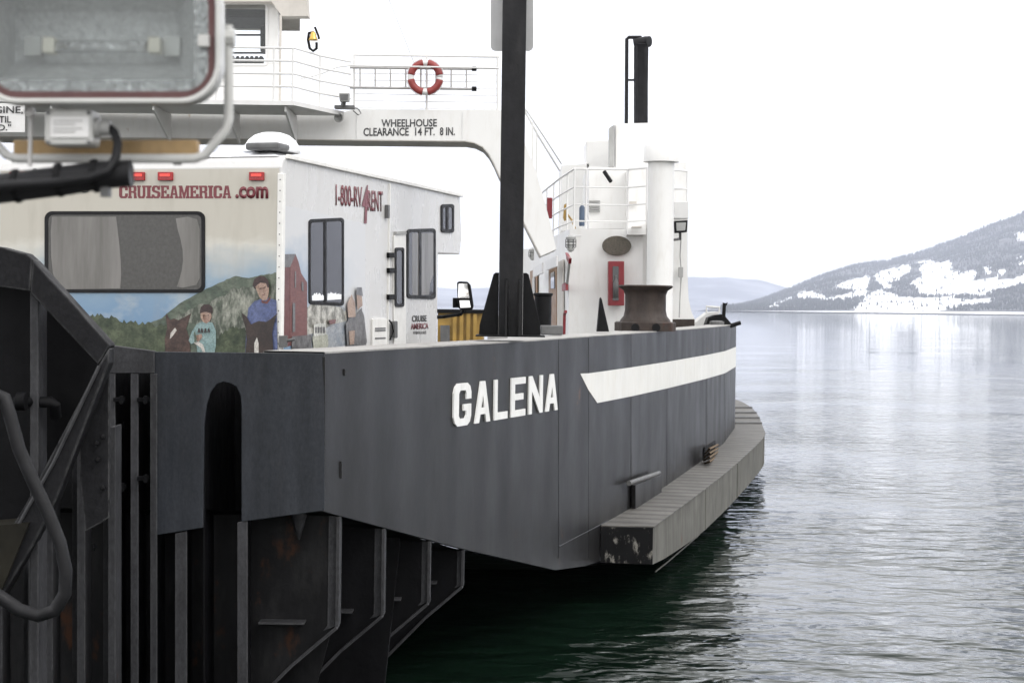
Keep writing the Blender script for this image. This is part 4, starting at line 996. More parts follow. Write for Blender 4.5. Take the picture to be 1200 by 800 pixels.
b.prism([vp(C0 - NV * .02, zT - .11) - UV * .001, vp(C0 - NV * (WID - .02), zT - .11) - UV * .001, vp(C0 - NV * (WID - .02), zb_) - UV * .001, vp(C0 - NV * .02, zb_) - UV * .001], UV * -.004)
rear = b.build('rear_wall', rear_mat(), rv)
LAY = [0.006]
def decal(name, pts, m, parent, wall='r', step=.0012):
    LAY[0] += step; f = RR if wall == 'r' else RS
    b = MB(); b.prism([f(x, y, LAY[0]) for x, y in pts], (UV if wall == 'r' else -NV) * .001); return b.build(name, m, parent)
def jag(pts, n, amp, seed=0):
    rnd = random.Random(seed); o = []
    for (xa, ya), (xc, yc) in zip(pts, pts[1:]):
        for k in range(n): o.append((xa + (xc - xa) * k / n + rnd.uniform(-.4, .4), ya + (yc - ya) * k / n + rnd.uniform(-amp, amp)))
    o.append(pts[-1]); return o
MD = {'hillp': flat_print('printed_green_hill', (0.050, 0.071, 0.052), (0.128, 0.146, 0.110), 5, .3, .7, (1, 1, 1.5)),
      'cliff': flat_print('printed_grey_cliff', (0.057, 0.069, 0.051), (0.261, 0.267, 0.225), 9, .42, .6, (1.6, 1, .7)),
      'trees': flat_print('printed_trees', (0.021, 0.033, 0.017), (0.087, 0.105, 0.060), 10, .35, .7),
      'horse': flat_print('printed_horse', (0.033, 0.019, 0.016), (0.080, 0.047, 0.038), 12),
      'horse2': flat_print('printed_dark_horse', (0.021, 0.015, 0.014), (0.044, 0.029, 0.025), 12),
      'skin': flat_print('printed_skin', (0.263, 0.167, 0.131), (0.340, 0.238, 0.190), 20), 'teal': flat_print('printed_teal_jumper', (0.155, 0.239, 0.239), (0.235, 0.325, 0.319), 18),
      'blue': flat_print('printed_blue_jumper', (0.058, 0.076, 0.169), (0.098, 0.122, 0.236), 10), 'hair': flat_print('printed_dark_hair', (0.022, 0.013, 0.013), (0.051, 0.027, 0.027), 30),
      'blaze': flat_print('printed_white_blaze', (0.429, 0.399, 0.357), (0.551, 0.527, 0.491), 20), 'redp': flat_print('printed_red_barn', (0.119, 0.044, 0.041), (0.177, 0.078, 0.069), 14, .3, .7, (1, 1, 5)),
      'redd': flat_print('printed_shaded_barn', (0.097, 0.031, 0.030), (0.133, 0.049, 0.046), 14), 'roofp': flat_print('printed_barn_roof', (0.105, 0.105, 0.111), (0.160, 0.160, 0.160), 20),
      'town': flat_print('printed_harbour_town', (0.156, 0.150, 0.126), (0.488, 0.476, 0.428), 12, .4, .6, (1, 1, 1)), 'waterp': flat_print('printed_harbour_water', (0.185, 0.209, 0.239), (0.308, 0.320, 0.332), 9),
      'tan': flat_print('printed_tan_house', (0.265, 0.181, 0.139), (0.340, 0.244, 0.184), 14), 'rock': flat_print('printed_dark_rocks', (0.056, 0.056, 0.056), (0.159, 0.153, 0.153), 11),
      'boat': flat_print('printed_white_boat', (0.396, 0.396, 0.360), (0.540, 0.540, 0.504), 10), 'cream': flat_print('printed_boat_hull', (0.283, 0.289, 0.229), (0.393, 0.393, 0.333), 10)}
base_y = 420
hill_top = [(120, 398), (168, 382), (190, 372), (210, 356), (235, 342), (262, 329), (276, 323), (292, 326), (306, 322), (318, 321), (325, 318)]
decal('printed_hill', jag(hill_top, 4, .6, 1) + [(325, base_y), (120, base_y)], MD['hillp'], rear)
decal('printed_cliff', jag([(205, 372), (232, 358), (256, 350), (275, 338), (300, 334), (325, 332)], 5, 2.0, 2) + [(325, 392), (300, 400), (262, 396), (230, 380)], MD['cliff'], rear)
decal('printed_treeline', jag([(96, 372), (112, 369), (130, 371), (145, 376), (170, 379), (195, 382), (205, 388)], 9, 2.6, 3) + [(205, base_y), (60, base_y), (60, 371)], MD['trees'], rear)
decal('printed_shrubs', jag([(252, 400), (262, 388), (275, 383), (288, 386), (296, 398)], 8, 2.4, 4) + [(296, base_y), (252, base_y)], MD['trees'], rear)
# the child in a teal jumper behind a brown horse's head
decal('printed_horse', [(194, base_y), (193, 398), (196, 383), (194, 370), (195, 367), (199, 375), (204, 373), (209, 375), (217, 371), (224, 367), (221, 377), (218, 385), (222, 396), (224, base_y)], MD['horse'], rear)
decal('printed_blaze', [(200, 390), (205, 384), (207, 387), (202, 394), (199, 397)], MD['blaze'], rear)
decal('printed_child_jumper', [(221, 399), (225, 388), (231, 379), (240, 376), (249, 378), (253, 388), (253, 405), (250, base_y), (232, base_y), (230, 401), (224, 403)], MD['teal'], rear)
decal('printed_child_face', [(235, 366), (247, 365), (248, 371), (246, 376), (242, 379), (238, 377), (235, 372)], MD['skin'], rear)
decal('printed_child_hat', [(234, 367), (235, 360), (239, 356.5), (245, 356.5), (249, 360), (249, 366), (247, 367), (241, 365)], MD['hair'], rear)
decal('printed_child_eyes', [(238, 369.2), (239.6, 368.9), (239.6, 369.7), (243.2, 369.6), (243.4, 368.9), (244.8, 368.8), (244.7, 369.7), (241.5, 370.0), (238, 369.9)], MD['hair'], rear)
decal('printed_hands', [(229, 393), (236, 391), (237, 395), (233, 400), (229, 399)], MD['skin'], rear)
decal('printed_rope', [(227, 401), (233, 400), (238, 404), (241, 414), (239, 415), (235, 407), (229, 403)], MD['blaze'], rear)
for k, x in enumerate((231.5, 235, 239, 243)): decal('printed_jumper_letter', [(x, 390 - k * .3), (x + 1, 384.5), (x + 2.2, 384.5), (x + 3, 390 - k * .3), (x + 2, 390), (x + 1.4, 387), (x + .9, 390)], MD['hair'], rear)
# the grown rider in blue
decal('printed_rider_jumper', [(287, base_y), (289, 378), (291, 361), (298, 353), (307, 350), (315, 349), (324, 352), (325.5, base_y)], MD['blue'], rear)
decal('printed_rider_collar', [(306, 352), (312, 353), (317, 347), (317, 351), (313, 356), (307, 355)], MD['redd'], rear)
decal('printed_rider_face', [(299, 334), (305, 330), (313, 331), (315, 337), (315, 344), (313, 351), (308, 352), (304, 348), (301, 341)], MD['skin'], rear)
decal('printed_rider_hair', [(296, 334), (298, 327), (304, 323), (310, 324), (314, 328), (315.5, 336), (313.5, 337), (312, 332), (305, 331), (300, 335), (300, 339), (298, 338)], MD['hair'], rear)
decal('printed_rider_eyes', [(304, 337.8), (306.2, 337.1), (306.3, 337.8), (309.3, 336.9), (309.4, 336.3), (311.4, 335.9), (311.4, 336.7), (307.5, 338.1), (304.2, 338.6)], MD['hair'], rear)
decal('printed_rider_mouth', [(307.2, 345.6), (310.8, 344.1), (310.8, 344.7), (307.6, 346.2)], MD['redd'], rear)
decal('printed_rider_cheek', [(299.3, 336), (302.5, 334), (303.5, 341), (306.5, 348.5), (308, 352), (304, 348), (301, 341)], MD['tan'], rear)
decal('printed_rider_nose', [(308, 337.5), (309.5, 341.2), (307.4, 342)], MD['tan'], rear)
decal('printed_child_cheek', [(235.2, 367), (237.2, 367), (237.6, 373), (240, 378.4), (238, 377), (235.2, 372)], MD['tan'], rear)
decal('printed_child_fold', [(227, 390), (228.2, 388), (230.5, 396), (229, 402), (228, 401)], MD['hillp'], rear)
decal('printed_rider_horse', [(287, base_y), (289, 398), (288, 385), (284, 372), (283, 366), (289, 371), (294, 380), (303, 376), (312, 377), (318, 373), (325, 367), (321, 380), (319, 390), (321, base_y)], MD['horse2'], rear)
decal('printed_horse_blaze', [(298, base_y), (298, 402), (301, 395), (303, 402), (303, base_y)], MD['blaze'], rear)
# rear lettering, five clearance lights, window
SLAB = {
 'C': [[(1, .62), (1, .8), (.93, .93), (.78, 1), (.22, 1), (.07, .92), (0, .78), (0, .22), (.07, .08), (.22, 0), (.78, 0), (.93, .08), (1, .22), (1, .38), (.68, .38), (.68, .22), (.62, .16), (.42, .16), (.36, .22), (.36, .78), (.42, .84), (.62, .84), (.68, .78), (.68, .62)]],
 'R': [[(0, 0), (.44, 0), (.44, .14), (.37, .14), (.37, 1), (0, 1), (0, .86), (.07, .86), (.07, .14), (0, .14)],
       [(.37, 1), (.85, 1), (.95, .92), (.95, .58), (.85, .5), (.95, .44), (.95, .14), (1, .14), (1, 0), (.66, 0), (.66, .36), (.58, .43), (.37, .43), (.37, .57), (.58, .57), (.64, .62), (.64, .82), (.58, .87), (.37, .87)]],
 'U': [[(0, 1), (0, .86), (.06, .86), (.06, .2), (.2, 0), (.8, 0), (.94, .2), (.94, .86), (1, .86), (1, 1), (.58, 1), (.58, .86), (.65, .86), (.65, .24), (.58, .15), (.42, .15), (.36, .24), (.36, .86), (.42, .86), (.42, 1)]],
 'I': [[(0, 0), (1, 0), (1, .14), (.8, .14), (.8, .86), (1, .86), (1, 1), (0, 1), (0, .86), (.2, .86), (.2, .14), (0, .14)]],
 'S': [[(0, .3), (0, 0), (.15, 0), (.2, .06), (.3, 0), (.8, 0), (1, .16), (1, .42), (.85, .54), (.36, .64), (.36, .8), (.42, .86), (.58, .86), (.66, .78), (.68, .66), (.95, .66), (.95, 1), (.82, 1), (.76, .94), (.68, 1), (.22, 1), (.04, .86), (.04, .6), (.2, .48), (.66, .38), (.66, .22), (.58, .14), (.42, .14), (.32, .22), (.28, .3)]],
 'E': [[(0, 0), (1, 0), (1, .34), (.72, .34), (.66, .14), (.38, .14), (.38, .43), (.52, .43), (.55, .36), (.68, .36), (.68, .66), (.55, .66), (.52, .57), (.38, .57), (.38, .86), (.66, .86), (.72, .68), (.96, .68), (.96, 1), (0, 1), (0, .86), (.07, .86), (.07, .14), (0, .14)]],
 'A': [[(0, 0), (.4, 0), (.4, .14), (.33, .14), (.36, .26), (.5, .26), (.5, .4), (.40, .4), (.5, .78), (.5, 1), (.3, 1), (.08, .14), (0, .14)]],
 'M': [[(0, 0), (.34, 0), (.34, .14), (.27, .14), (.27, .6), (.42, 0), (.58, 0), (.73, .6), (.73, .14), (.66, .14), (.66, 0), (1, 0), (1, .14), (.94, .14), (.94, .86), (1, .86), (1, 1), (.68, 1), (.5, .42), (.32, 1), (0, 1), (0, .86), (.06, .86), (.06, .14), (0, .14)]]}
SLAB['A'].append([(1 - u, v) for u, v in SLAB['A'][0]])
wd = {'I': 6.5, 'M': 13.2}; xx = 139.5
for ch in 'CRUISEAMERICA':
    ww = wd.get(ch, 10.55)
    b = MB()
    for poly in SLAB[ch]: b.prism([RR(xx + ww * u * .97, 232.4 - 14.8 * v, .007) for u, v in poly], UV * .002)
    if ch in 'AR': bmesh.ops.remove_doubles(b.bm, verts=b.bm.verts, dist=1e-4)
    b.build('rear_letter', M['maroon'], rear); xx += ww
text('rear_lettering', '.com', M['maroon'], rear, RR(276, 232.6, .007), RR(314.5, 232.8, .007), RR(276, 218.6, .007), .004, .036, n=-UV)
text('rear_script', 'Roaming', M['signblk'], rear, RR(36, 226, .008), RR(108, 226, .008), RR(36, 207, .008), .003, .0, .35, n=-UV)
text('rear_script', 'Born to roam', M['signblk'], rear, RR(38, 204.5, .008), RR(92, 204.5, .008), RR(38, 197.5, .008), .003, .005, .2, n=-UV)
for x in (19, 127, 160, 193, 300):
    b = MB(); b.prism([RR(a, c, .03) for a, c in rrect(x - 8.5, 201.5, x + 8.5, 211.5, 1, 3)], UV * .028); hs = b.build('clearance_light', M['lensred'], rv, bevel=.003)
    b = MB(); b.prism([RR(a, c, .036) for a, c in rrect(x - 6, 203.6, x + 6, 206.8, .8, 3)], UV * .005); b.build('lit_lens', M['lens'], hs)
def rv_window(f, n, x0, y0, x1, y1, r, parent, fr=.035, name='window', panes=None, skew=0.0, slider=None, m=None):
    def q(x, y, o):
        return f(x, y + skew * (x - x0) * (1 if y > (y0 + y1) / 2 else -1) * -1, o)
    iw = fr * (x1 - x0) if x1 - x0 > 60 else 2.0; ih = 4 if x1 - x0 > 60 else 4
    b = MB(); ring_prism(b, [q(x, y, .014) for x, y in rrect(x0, y0, x1, y1, r)], [q(x, y, .014) for x, y in rrect(x0 + iw, y0 + ih, x1 - iw, y1 - ih, r * .7)], -n * .0125)
    wfr = b.build(name, M['rubber'], parent, bevel=.002)
    b = MB(); b.prism([q(x, y, .009) for x, y in rrect(x0 + iw * .6, y0 + ih * .6, x1 - iw * .6, y1 - ih * .6, r * .7)], -n * .004); b.build('window_pane', m or M['rvglass'], wfr)
    if slider:
        b = MB(); b.prism([q(x, y, .015) for x, y in ((slider - 1.3, y0 + 2), (slider + 1.3, y0 + 2), (slider + 1.3, y1 - 2), (slider - 1.3, y1 - 2))], -n * .0055); b.build('slider_bar', M['rubber'], wfr)
    return wfr
wr = rv_window(RR, -UV, 52, 247.5, 240, 343, 9, rv, .022, m=M['tint'])
b = MB(); b.prism([RR(x, y, .0100) for x, y in ((61, 254), (136, 254), (138, 270), (140, 288), (141.5, 305), (142, 322), (141, 338), (72, 339), (66, 333), (62, 320), (60, 300), (59.5, 270))], -UV * .0005)
for pts in ([(206, 256), (220, 254), (231, 257), (234, 268), (234, 326), (230, 334), (214, 337), (207, 336), (210, 328), (213, 317), (214.5, 305), (214, 293), (211.5, 280), (208, 268)],):
    b.prism([RR(x, y, .0100) for x, y in pts], -UV * .0005)
b.each('curtain', M['curtain'], wr)
# corner trim with rivets
b = MB(); b.box(vp(C0 + UV * .015 - NV * .005, zT - 1.3), (.05, .055, 2.3), ax=(NV, UV, ZV))
b.build('corner_trim', M['rvtrim'], rv, bevel=.006)
b = MB()
for k in range(26): b.lathe(vp(C0 - UV * .012 - NV * .006, zT - .2 - k * .085) , [(.006, 0), (.004, .004)], 6, -UV)
b.build('trim_screw', M['dgrey'], rv)
b = MB(); b.box(vp(C0 + UV * (l_front / 2 + .03) + NV * .012, zT - .012), (.03, l_front - .1, .035), ax=(NV, UV, ZV)); b.build('roof_trim', M['rvtrim'], rv, bevel=.005)
b = MB()
for l, z0, z1 in ((sl2(455), -.2, -.55),): b.box(vp(C0 + UV * l + NV * .006, zT - 1.2), (.012, .02, 2.3), ax=(NV, UV, ZV))
for l in (l_front * .42,): pass
b.build('panel_joint', M['rvtrim'], rv)
# side mural: printed sky fading into white
def side_mat():
    m, t, b_ = base_mat('side_sky_print', .3)
    tcn = nd(t, 'ShaderNodeTexCoord'); sx = nd(t, 'ShaderNodeSeparateXYZ'); t.links.new(tcn.outputs['Object'], sx.inputs[0])
    def rng(sock, a, c, lo=0, hi=1):
        r = nd(t, 'ShaderNodeMapRange'); t.links.new(sock, r.inputs['Value']); r.inputs['From Min'].default_value = a; r.inputs['From Max'].default_value = c
        r.inputs['To Min'].default_value = lo; r.inputs['To Max'].default_value = hi; return r.outputs[0]
    ns = noise_fac(t, 2.2, .3, .7, (1, 1, 1.5), 5)
    a1 = nd(t, 'ShaderNodeMath', operation='MULTIPLY_ADD'); t.links.new(ns, a1.inputs[0]); a1.inputs[1].default_value = .5; t.links.new(sx.outputs['Y'], a1.inputs[2])
    fy = rng(a1.outputs[0], RS(345, 330).y, RS(415, 330).y + .3, 1, 0)
    a2 = nd(t, 'ShaderNodeMath', operation='MULTIPLY_ADD'); t.links.new(ns, a2.inputs[0]); a2.inputs[1].default_value = .25; t.links.new(sx.outputs['Z'], a2.inputs[2])
    fz = rng(a2.outputs[0], RS(340, 275).z + .1, RS(340, 325).z + .1, 0, 1)
    mm = nd(t, 'ShaderNodeMath', operation='MULTIPLY'); t.links.new(fy, mm.inputs[0]); t.links.new(fz, mm.inputs[1])
    t.links.new(mixc(t, mm.outputs[0], (.56, .565, .57), (.19, .29, .41)), b_.inputs['Base Color']); return m
LAY[0] = .003
mur = decal('mural', [(331, 240), (428, 262), (428, 410), (331, 420)], side_mat(), rv, 's')
decal('printed_harbour', [(360, 364), (368, 357), (380, 354), (392, 356), (403, 360), (408, 366), (408, 404), (360, 412)], MD['waterp'], mur, 's')
decal('printed_town', jag([(360, 360), (366, 356), (378, 352), (392, 358), (403, 363), (407, 366)], 4, 1.6, 9) + [(406, 376), (390, 380), (376, 388), (360, 392)], MD['town'], mur, 's')
decal('printed_barn_side', [(331, 312), (340, 312), (340, 405), (331, 407)], MD['redd'], mur, 's')
decal('printed_barn_gable', [(340, 312), (346.5, 298), (350, 307), (353, 320), (360, 331), (360, 402), (340, 405)], MD['redp'], mur, 's')
decal('printed_barn_roof', [(331, 298), (346.5, 297.5), (340, 313), (331, 313)], MD['roofp'], mur, 's')
for p in ([(345.5, 318), (347, 318), (347, 337), (345.5, 337)], [(353.5, 330), (356, 331), (356, 341), (353.5, 340)], [(343, 355), (346, 355), (346, 388), (343, 389)]):
    decal('printed_barn_window', p, MD['roofp'], mur, 's')
decal('printed_wharf', [(342, 394), (365, 392), (365, 411), (342, 413)], MD['rock'], mur, 's')
decal('printed_boat_hull', [(366, 394), (384, 391.5), (385, 404), (383, 410), (368, 412)], MD['cream'], mur, 's')
decal('printed_boat_cabin', [(368, 380), (382, 378.5), (382.5, 392), (367.5, 394)], MD['boat'], mur, 's')
for k in range(4): decal('printed_boat_window', [(369.3 + k * 3.2, 383), (371.3 + k * 3.2, 382.8), (371.3 + k * 3.2, 390), (369.3 + k * 3.2, 390.3)], MD['rock'], mur, 's')
decal('printed_red_boat', [(385, 375), (394, 374), (393, 379), (387, 380)], MD['redp'], mur, 's')
decal('printed_rocks', jag([(405, 378), (410, 372), (416, 370), (424, 361), (427, 372)], 4, 1.2, 5) + [(430, 400), (429, 404), (407, 406)], MD['rock'], mur, 's')
decal('printed_tan_house', [(407, 356), (412, 345), (416, 354), (417, 371), (408, 372)], MD['tan'], mur, 's')
decal('printed_tan_house', [(418, 344), (424, 346), (425, 358), (419, 363)], MD['tan'], mur, 's')
decal('printed_house_roof', [(417, 345), (418.5, 336.5), (424, 336.5), (425.5, 347)], MD['roofp'], mur, 's')
decal('printed_house_mirror', [(409, 388), (416, 387), (415, 403), (410, 404)], MD['tan'], mur, 's')
# side lettering
def sl_text(body, x0, x1, y0a, y1a, y0b, y1b, bold=.018, shear=0, m='maroon'):
    bl, br, tl = RS(x0, y1a, .004), RS(x1, y1b, .004), RS(x0, y0a, .004); return text('side_lettering', body, M[m], rv, bl, br, tl, .0015, bold, shear, n=NV)
sl_text('1-800-RV', 393.5, 424.5, 216, 241, 218.5, 243)
sl_text('RENT', 431, 448.5, 223, 247, 226, 248)
LAY[0] = .006; f4 = decal('side_numeral', [(430.3, 217), (431.2, 217), (430.9, 238), (433, 240), (432.9, 243.5), (430.6, 243), (429.9, 262), (426.9, 262), (427.9, 242.8), (424.3, 242), (424.6, 239)], M['maroon'], rv, 's')
sl_text('CRUISE', 483, 500, 369.5, 377, 369.5, 376.5, .02, 0, 'signblk'); sl_text('AMERICA', 481.5, 502, 379, 386, 378.5, 385, .02, 0, 'maroon')
sl_text('RV RENTAL & SALES', 484.5, 499.5, 388, 391.5, 387.5, 391, .01, 0, 'signblk')
# side windows, door, service hatch
w1 = rv_window(RS, NV, 362.5, 257, 403.5, 356.5, 4, rv, name='window', skew=-.05, slider=381.5)
b = MB(); b.prism([RS(x, y, .0098) for x, y in jag([(366, 346), (372, 344), (379.5, 346.5)], 14, 1.8, 21) + [(379.5, 351.5), (366, 352)]], -NV * .0004)
b.prism([RS(x, y, .0098) for x, y in jag([(383.5, 345), (390, 342.5), (400, 345)], 14, 1.8, 22) + [(400, 350.5), (383.5, 351.5)]], -NV * .0004)
b.each('snow_strip', M['snow'], w1)
w2 = rv_window(RS, NV, 477.5, 268.5, 511, 349.5, 4, rv, name='window', skew=-.03, slider=492.5)
b = MB(); b.prism([RS(x, y, .0098) for x, y in ((483, 273), (491, 273), (491, 346), (483, 346))], -NV * .0004)
b.prism([RS(x, y, .0098) for x, y in ((494, 273), (508, 273), (508, 322), (504, 332), (503, 345.5), (494, 345.5))], -NV * .0004)
b.each('blind', M['curtain'], w2)
rv_window(RS, NV, 517.5, 239.5, 532.5, 272.5, 3, rv, name='window', skew=-.03, slider=524.5)
b = MB(); b.prism([RS(x, y, .014) for x, y in ((462, 277), (464, 274), (474, 274), (476, 277), (476, 430), (462, 432))], -NV * .012); door = b.build('door', M['rvtrim'], rv, bevel=.004)
b = MB(); ring_prism(b, [RS(x, y, .026) for x, y in rrect(463.5, 290, 474, 359.5, 2.5)], [RS(x, y, .026) for x, y in rrect(465.2, 293.5, 472.5, 356, 2)], -NV * .011); b.build('window_frame', M['rubber'], door)
b = MB(); b.prism([RS(x, y, .019) for x, y in rrect(465, 293, 472.7, 356.5, 2)], -NV * .003); b.build('window_pane', M['rvglass'], door)
b = MB(); b.prism([RS(x, y, .05) for x, y in rrect(462.5, 376, 466, 396, 1.5)], -NV * .034); b.build('handle', M['dgrey'], door)
for y in (299, 317, 348):
    b = MB(); b.prism([RS(x, yy, .03) for x, yy in ((456.5, y - 3), (463, y - 3), (463, y + 3), (456.5, y + 3))], -NV * .028); b.build('hinge', M['black'], door)
b = MB(); b.prism([RS(x, y, .03) for x, y in ((465, 271.5), (476, 271), (477, 274), (465, 274.5))], -NV * .028); b.build('door_gutter', M['grey'], rv)
b = MB(); b.prism([RS(x, y, .02) for x, y in rrect(437, 373, 454, 408, 1.5)], -NV * .018); hatch = b.build('service_hatch', M['rvtrim'], rv, bevel=.004)
b = MB()
for y in (384, 386.5, 395.5): b.prism([RS(x, yy, .024) for x, yy in ((440, y), (452, y - .4), (452, y + 1.2), (440, y + 1.8))], -NV * .005)
b.each('hatch_louvre', M['dgrey'], hatch)
b = MB(); b.tube([RS(456, 375, .03), RS(459, 379, .05), RS(461, 388, .04), RS(457, 398, .03)], .008, 5); b.build('power_cable', M['black'], rv)
b = MB(); b.box(RS(454, 248, .02), (.03, .05, .12), ax=(NV, UV, ZV)); b.build('side_lamp', M['dgrey'], rv)
# latch at the rear lower corner
b = MB(); c = RS(332, 400, .03); b.box(c, (.06, .06, .09)); b.tube([c, c + Vector((.09, 0, .02))], .015, 6); b.build('corner_latch', M['dgrey'], rv)
# mirror on its arm
Dq = 17.8
b = MB(); b.prism([P(x, y, Dq) for x, y in ((535.5, 331), (538, 329.5), (548, 330), (551.5, 334), (555, 358), (554, 362.5), (540, 363), (536.5, 360)) ], YV * .08); mir = b.build('wing_mirror', M['black'], rv, bevel=.01)
b = MB(); b.prism([P(x, y, Dq - .004) for x, y in ((537.5, 332.5), (547.5, 332), (550, 349), (537, 349))], YV * .003); b.prism([P(x, y, Dq - .004) for x, y in ((538.5, 352), (550, 352), (551.5, 360), (539.5, 360.5))], YV * .003)
mg, tq, bq = base_mat('mirror_glass', .03, 1.0); bq.inputs['Base Color'].default_value = (.9, .9, .9, 1)
b.build('mirror_glass', mg, mir)
b = MB(); b.tube([P(546, 360, Dq + .05), P(540, 368, Dq + .1), P(520, 371, Dq + .2), P(505, 372, Dq + .1)], .02, 6); b.pbox(530.5, 349, 538, 360.5, Dq + .05, .08); b.build('mirror_arm', M['black'], mir)
# roof: snow, air conditioner, vents
def snow_slab(l0, l1, w0, w1, z, h, name, parent, seed):
    bm = bmesh.new(); n, k = 30, 22; g = []
    for i in range(n + 1):
        row = []
        for j in range(k + 1):
            u, v = i / n, j / k; e = min(u, 1 - u, v * .8, (1 - v) * .8) * 9; e = min(1, e) ** .5
            hh = h * e * (1 + .55 * noise.noise(Vector((u * 5 * (l1 - l0) / 2, v * 5, seed)))) - .01
            row.append(bm.verts.new(vp(C0 + UV * (l0 + (l1 - l0) * u) - NV * (w0 + (w1 - w0) * v), z + hh)))
        g.append(row)
    for A, B_ in zip(g, g[1:]):
        for j in range(k): bm.faces.new((A[j], B_[j], B_[j + 1], A[j + 1]))
    b = MB(); b.bm.free(); b.bm = bm; return b.build(name, M['snow'], parent, smooth=True, recalc=False)
snow_slab(.06, l_front - .3, .06, WID - .1, zT, .085, 'roof_snow', rv, 2.0)
ac = RR(322, 172); la = .5
b = MB(); b.box(vp(C0 + UV * .32 - NV * .215, zT + .075), (.29, .45, .06), ax=(NV, UV, ZV)); ach = b.build('air_conditioner', M['dgrey'], rv, bevel=.02)
b = MB(); q = vp(C0 + UV * .42 - NV * .27, zT + .05)
ctr = q; b.lathe(ctr, [(.235, 0), (.225, .045), (.19, .10), (.14, .14), (.08, .16), (.01, .165)], 28); o = b.build('snow_cap', M['snow'], ach, smooth=True)
b = MB(); b.box(vp(C0 + UV * sl2(445) - NV * .35, zT + .05), (.4, .35, .05), ax=(NV, UV, ZV)); rvv = b.build('roof_vent', M['rvtrim'], rv, bevel=.01)
b = MB()
for l, r in ((sl2(425), .09), (sl2(500), .06), (sl2(517), .06)): b.lathe(vp(C0 + UV * l - NV * .12, zT), [(r, 0), (r, .03), (r * .6, .06)], 14)
b.build('plumbing_vent', M['rvtrim'], rv)

# ------------------------------------------------------------------ loading ramp frame on the quay
ramp = thing('loading_ramp', 'black welded steel loading ramp frame with diagonal girder and hanging hose', 'ramp', (-2.8, 9.5, 0))
DR = 9.4
Q = lambda x, y, d=0: P(x, y, DR + d)
b = MB(); b.prism([Q(x, y) for x, y in ((-60, 287), (0, 289), (30, 297), (38, 304), (35, 341), (-60, 328))], YV * .14)
b.prism([Q(x, y) for x, y in ((38.3, 304), (128, 403), (128, 406), (115, 427), (35.3, 343))], YV * .14)
b.build('top_girder', M['ramp'], ramp, bevel=.01)
b = MB(); b.prism([Q(x, y, .06) for x, y in ((35, 342), (45, 352), (45, 900), (35, 900))], YV * .18); b.build('post', M['frame'], ramp, bevel=.006)
b = MB(); b.prism([Q(x, y, -.02) for x, y in ((115, 428), (128, 407), (128, 425), (66, 586), (38, 640), (10, 686), (-60, 800), (-60, 730), (0, 640), (30, 590))], YV * .12)
b.build('diagonal_brace', M['ramp'], ramp, bevel=.01)
b = MB(); b.tube([Q(x, y, -.03) for x, y in ((116, 429), (92, 480), (62, 543), (34, 592), (2, 650))], .010, 6); b.build('brace_weld', M['frame'], ramp)
b = MB(); b.prism([Q(x, y, .3) for x, y in ((-60, 312), (36, 320), (122, 412), (100, 470), (60, 545), (30, 600), (-60, 740))], YV * .02); b.build('recess_plate', M['dark'], ramp)
b = MB(); b.prism([Q(x, y, .11) for x, y in ((128, 409), (128, 606), (119, 612), (100, 622), (94, 560), (92, 500))], YV * .03); gus = b.build('gusset_plate', M['ramp'], ramp, bevel=.004)
for x, y in ((114, 519), (115, 538), (121, 511), (121, 571)):
    b = MB(); b.lathe(Q(x, y, .105), [(.014, 0), (.014, .022), (.008, .03)], 6, (0, -1, 0)); b.build('bolt', M['black'], gus)
b = MB(); b.tube([Q(40, 471, .1), Q(60, 471, .1), Q(64, 474, .1), Q(65, 488, .15)], .032, 12); b.lathe(Q(20, 470, .0), [(.05, 0), (.05, .05)], 12, (1, 0, 0)); b.tube([Q(18, 470, 0), Q(40, 471, .1)], .03, 10)
b.build('pipe', M['dark'], ramp, smooth=True, auto=True)
b = MB(); pts = [(-6, 462), (5, 466), (12, 488), (22, 525), (38, 562), (56, 600), (70, 635), (77, 668), (76, 695), (64, 715), (45, 721), (22, 714), (2, 700), (-30, 680)]
b.tube([Q(x, y, -.45) for x, y in pts], .036, 12); b.build('hose', M['rubber'], ramp, smooth=True)
b = MB(); b.prism([Q(x, y, -.05) for x, y in ((-60, 620), (34, 612), (2, 690), (-60, 780))], YV * .3); b.build('walk_plate', paint('mossy_plate', (.012, .011, .008), .75, spec=.15, var=.4, scale=6, dirt=.5, dirtcol=(.025, .022, .015), rust=.3, rustcol=(.03, .018, .006)), ramp)
# fender piles between the ramp and the ferry
for k, (x, yt, xw) in enumerate(((-2, 660, 9), (38, 600, 9), (58, 560, 7), (95, 470, 9), (131, 500, 8))):
    b = MB(); D = 10.15 + .02 * k
    b.prism([P(x - xw / 2, yt, D), P(x + xw / 2, yt, D), P(x + xw / 2, 900, D), P(x - xw / 2, 900, D)], YV * .015)
    b.prism([P(x - xw / 2 - 6, yt, D + .25), P(x + xw / 2 + 3, yt, D + .25), P(x + xw / 2 + 3, 900, D + .25), P(x - xw / 2 - 6, 900, D + .25)], YV * .015)
    b.prism([P(x - 1, yt, D + .016), P(x + 1, yt, D + .016), P(x + 1, 900, D + .016), P(x - 1, 900, D + .016)], YV * .23)
    lb = ['steel fender pile at the very edge under the walk plate', 'steel fender pile directly below the ramp post', 'steel fender pile just beside the ramp post and hose', 'steel fender pile behind the gusset plate of the ramp', 'steel fender pile touching the ferry end, beside the slotted panel'][k]
    o = b.build('fender_pile', M['frame'], None, loc=P(x, 900, D)); tag(o, lb, 'pile', 'steel fender piles between ramp and ferry')

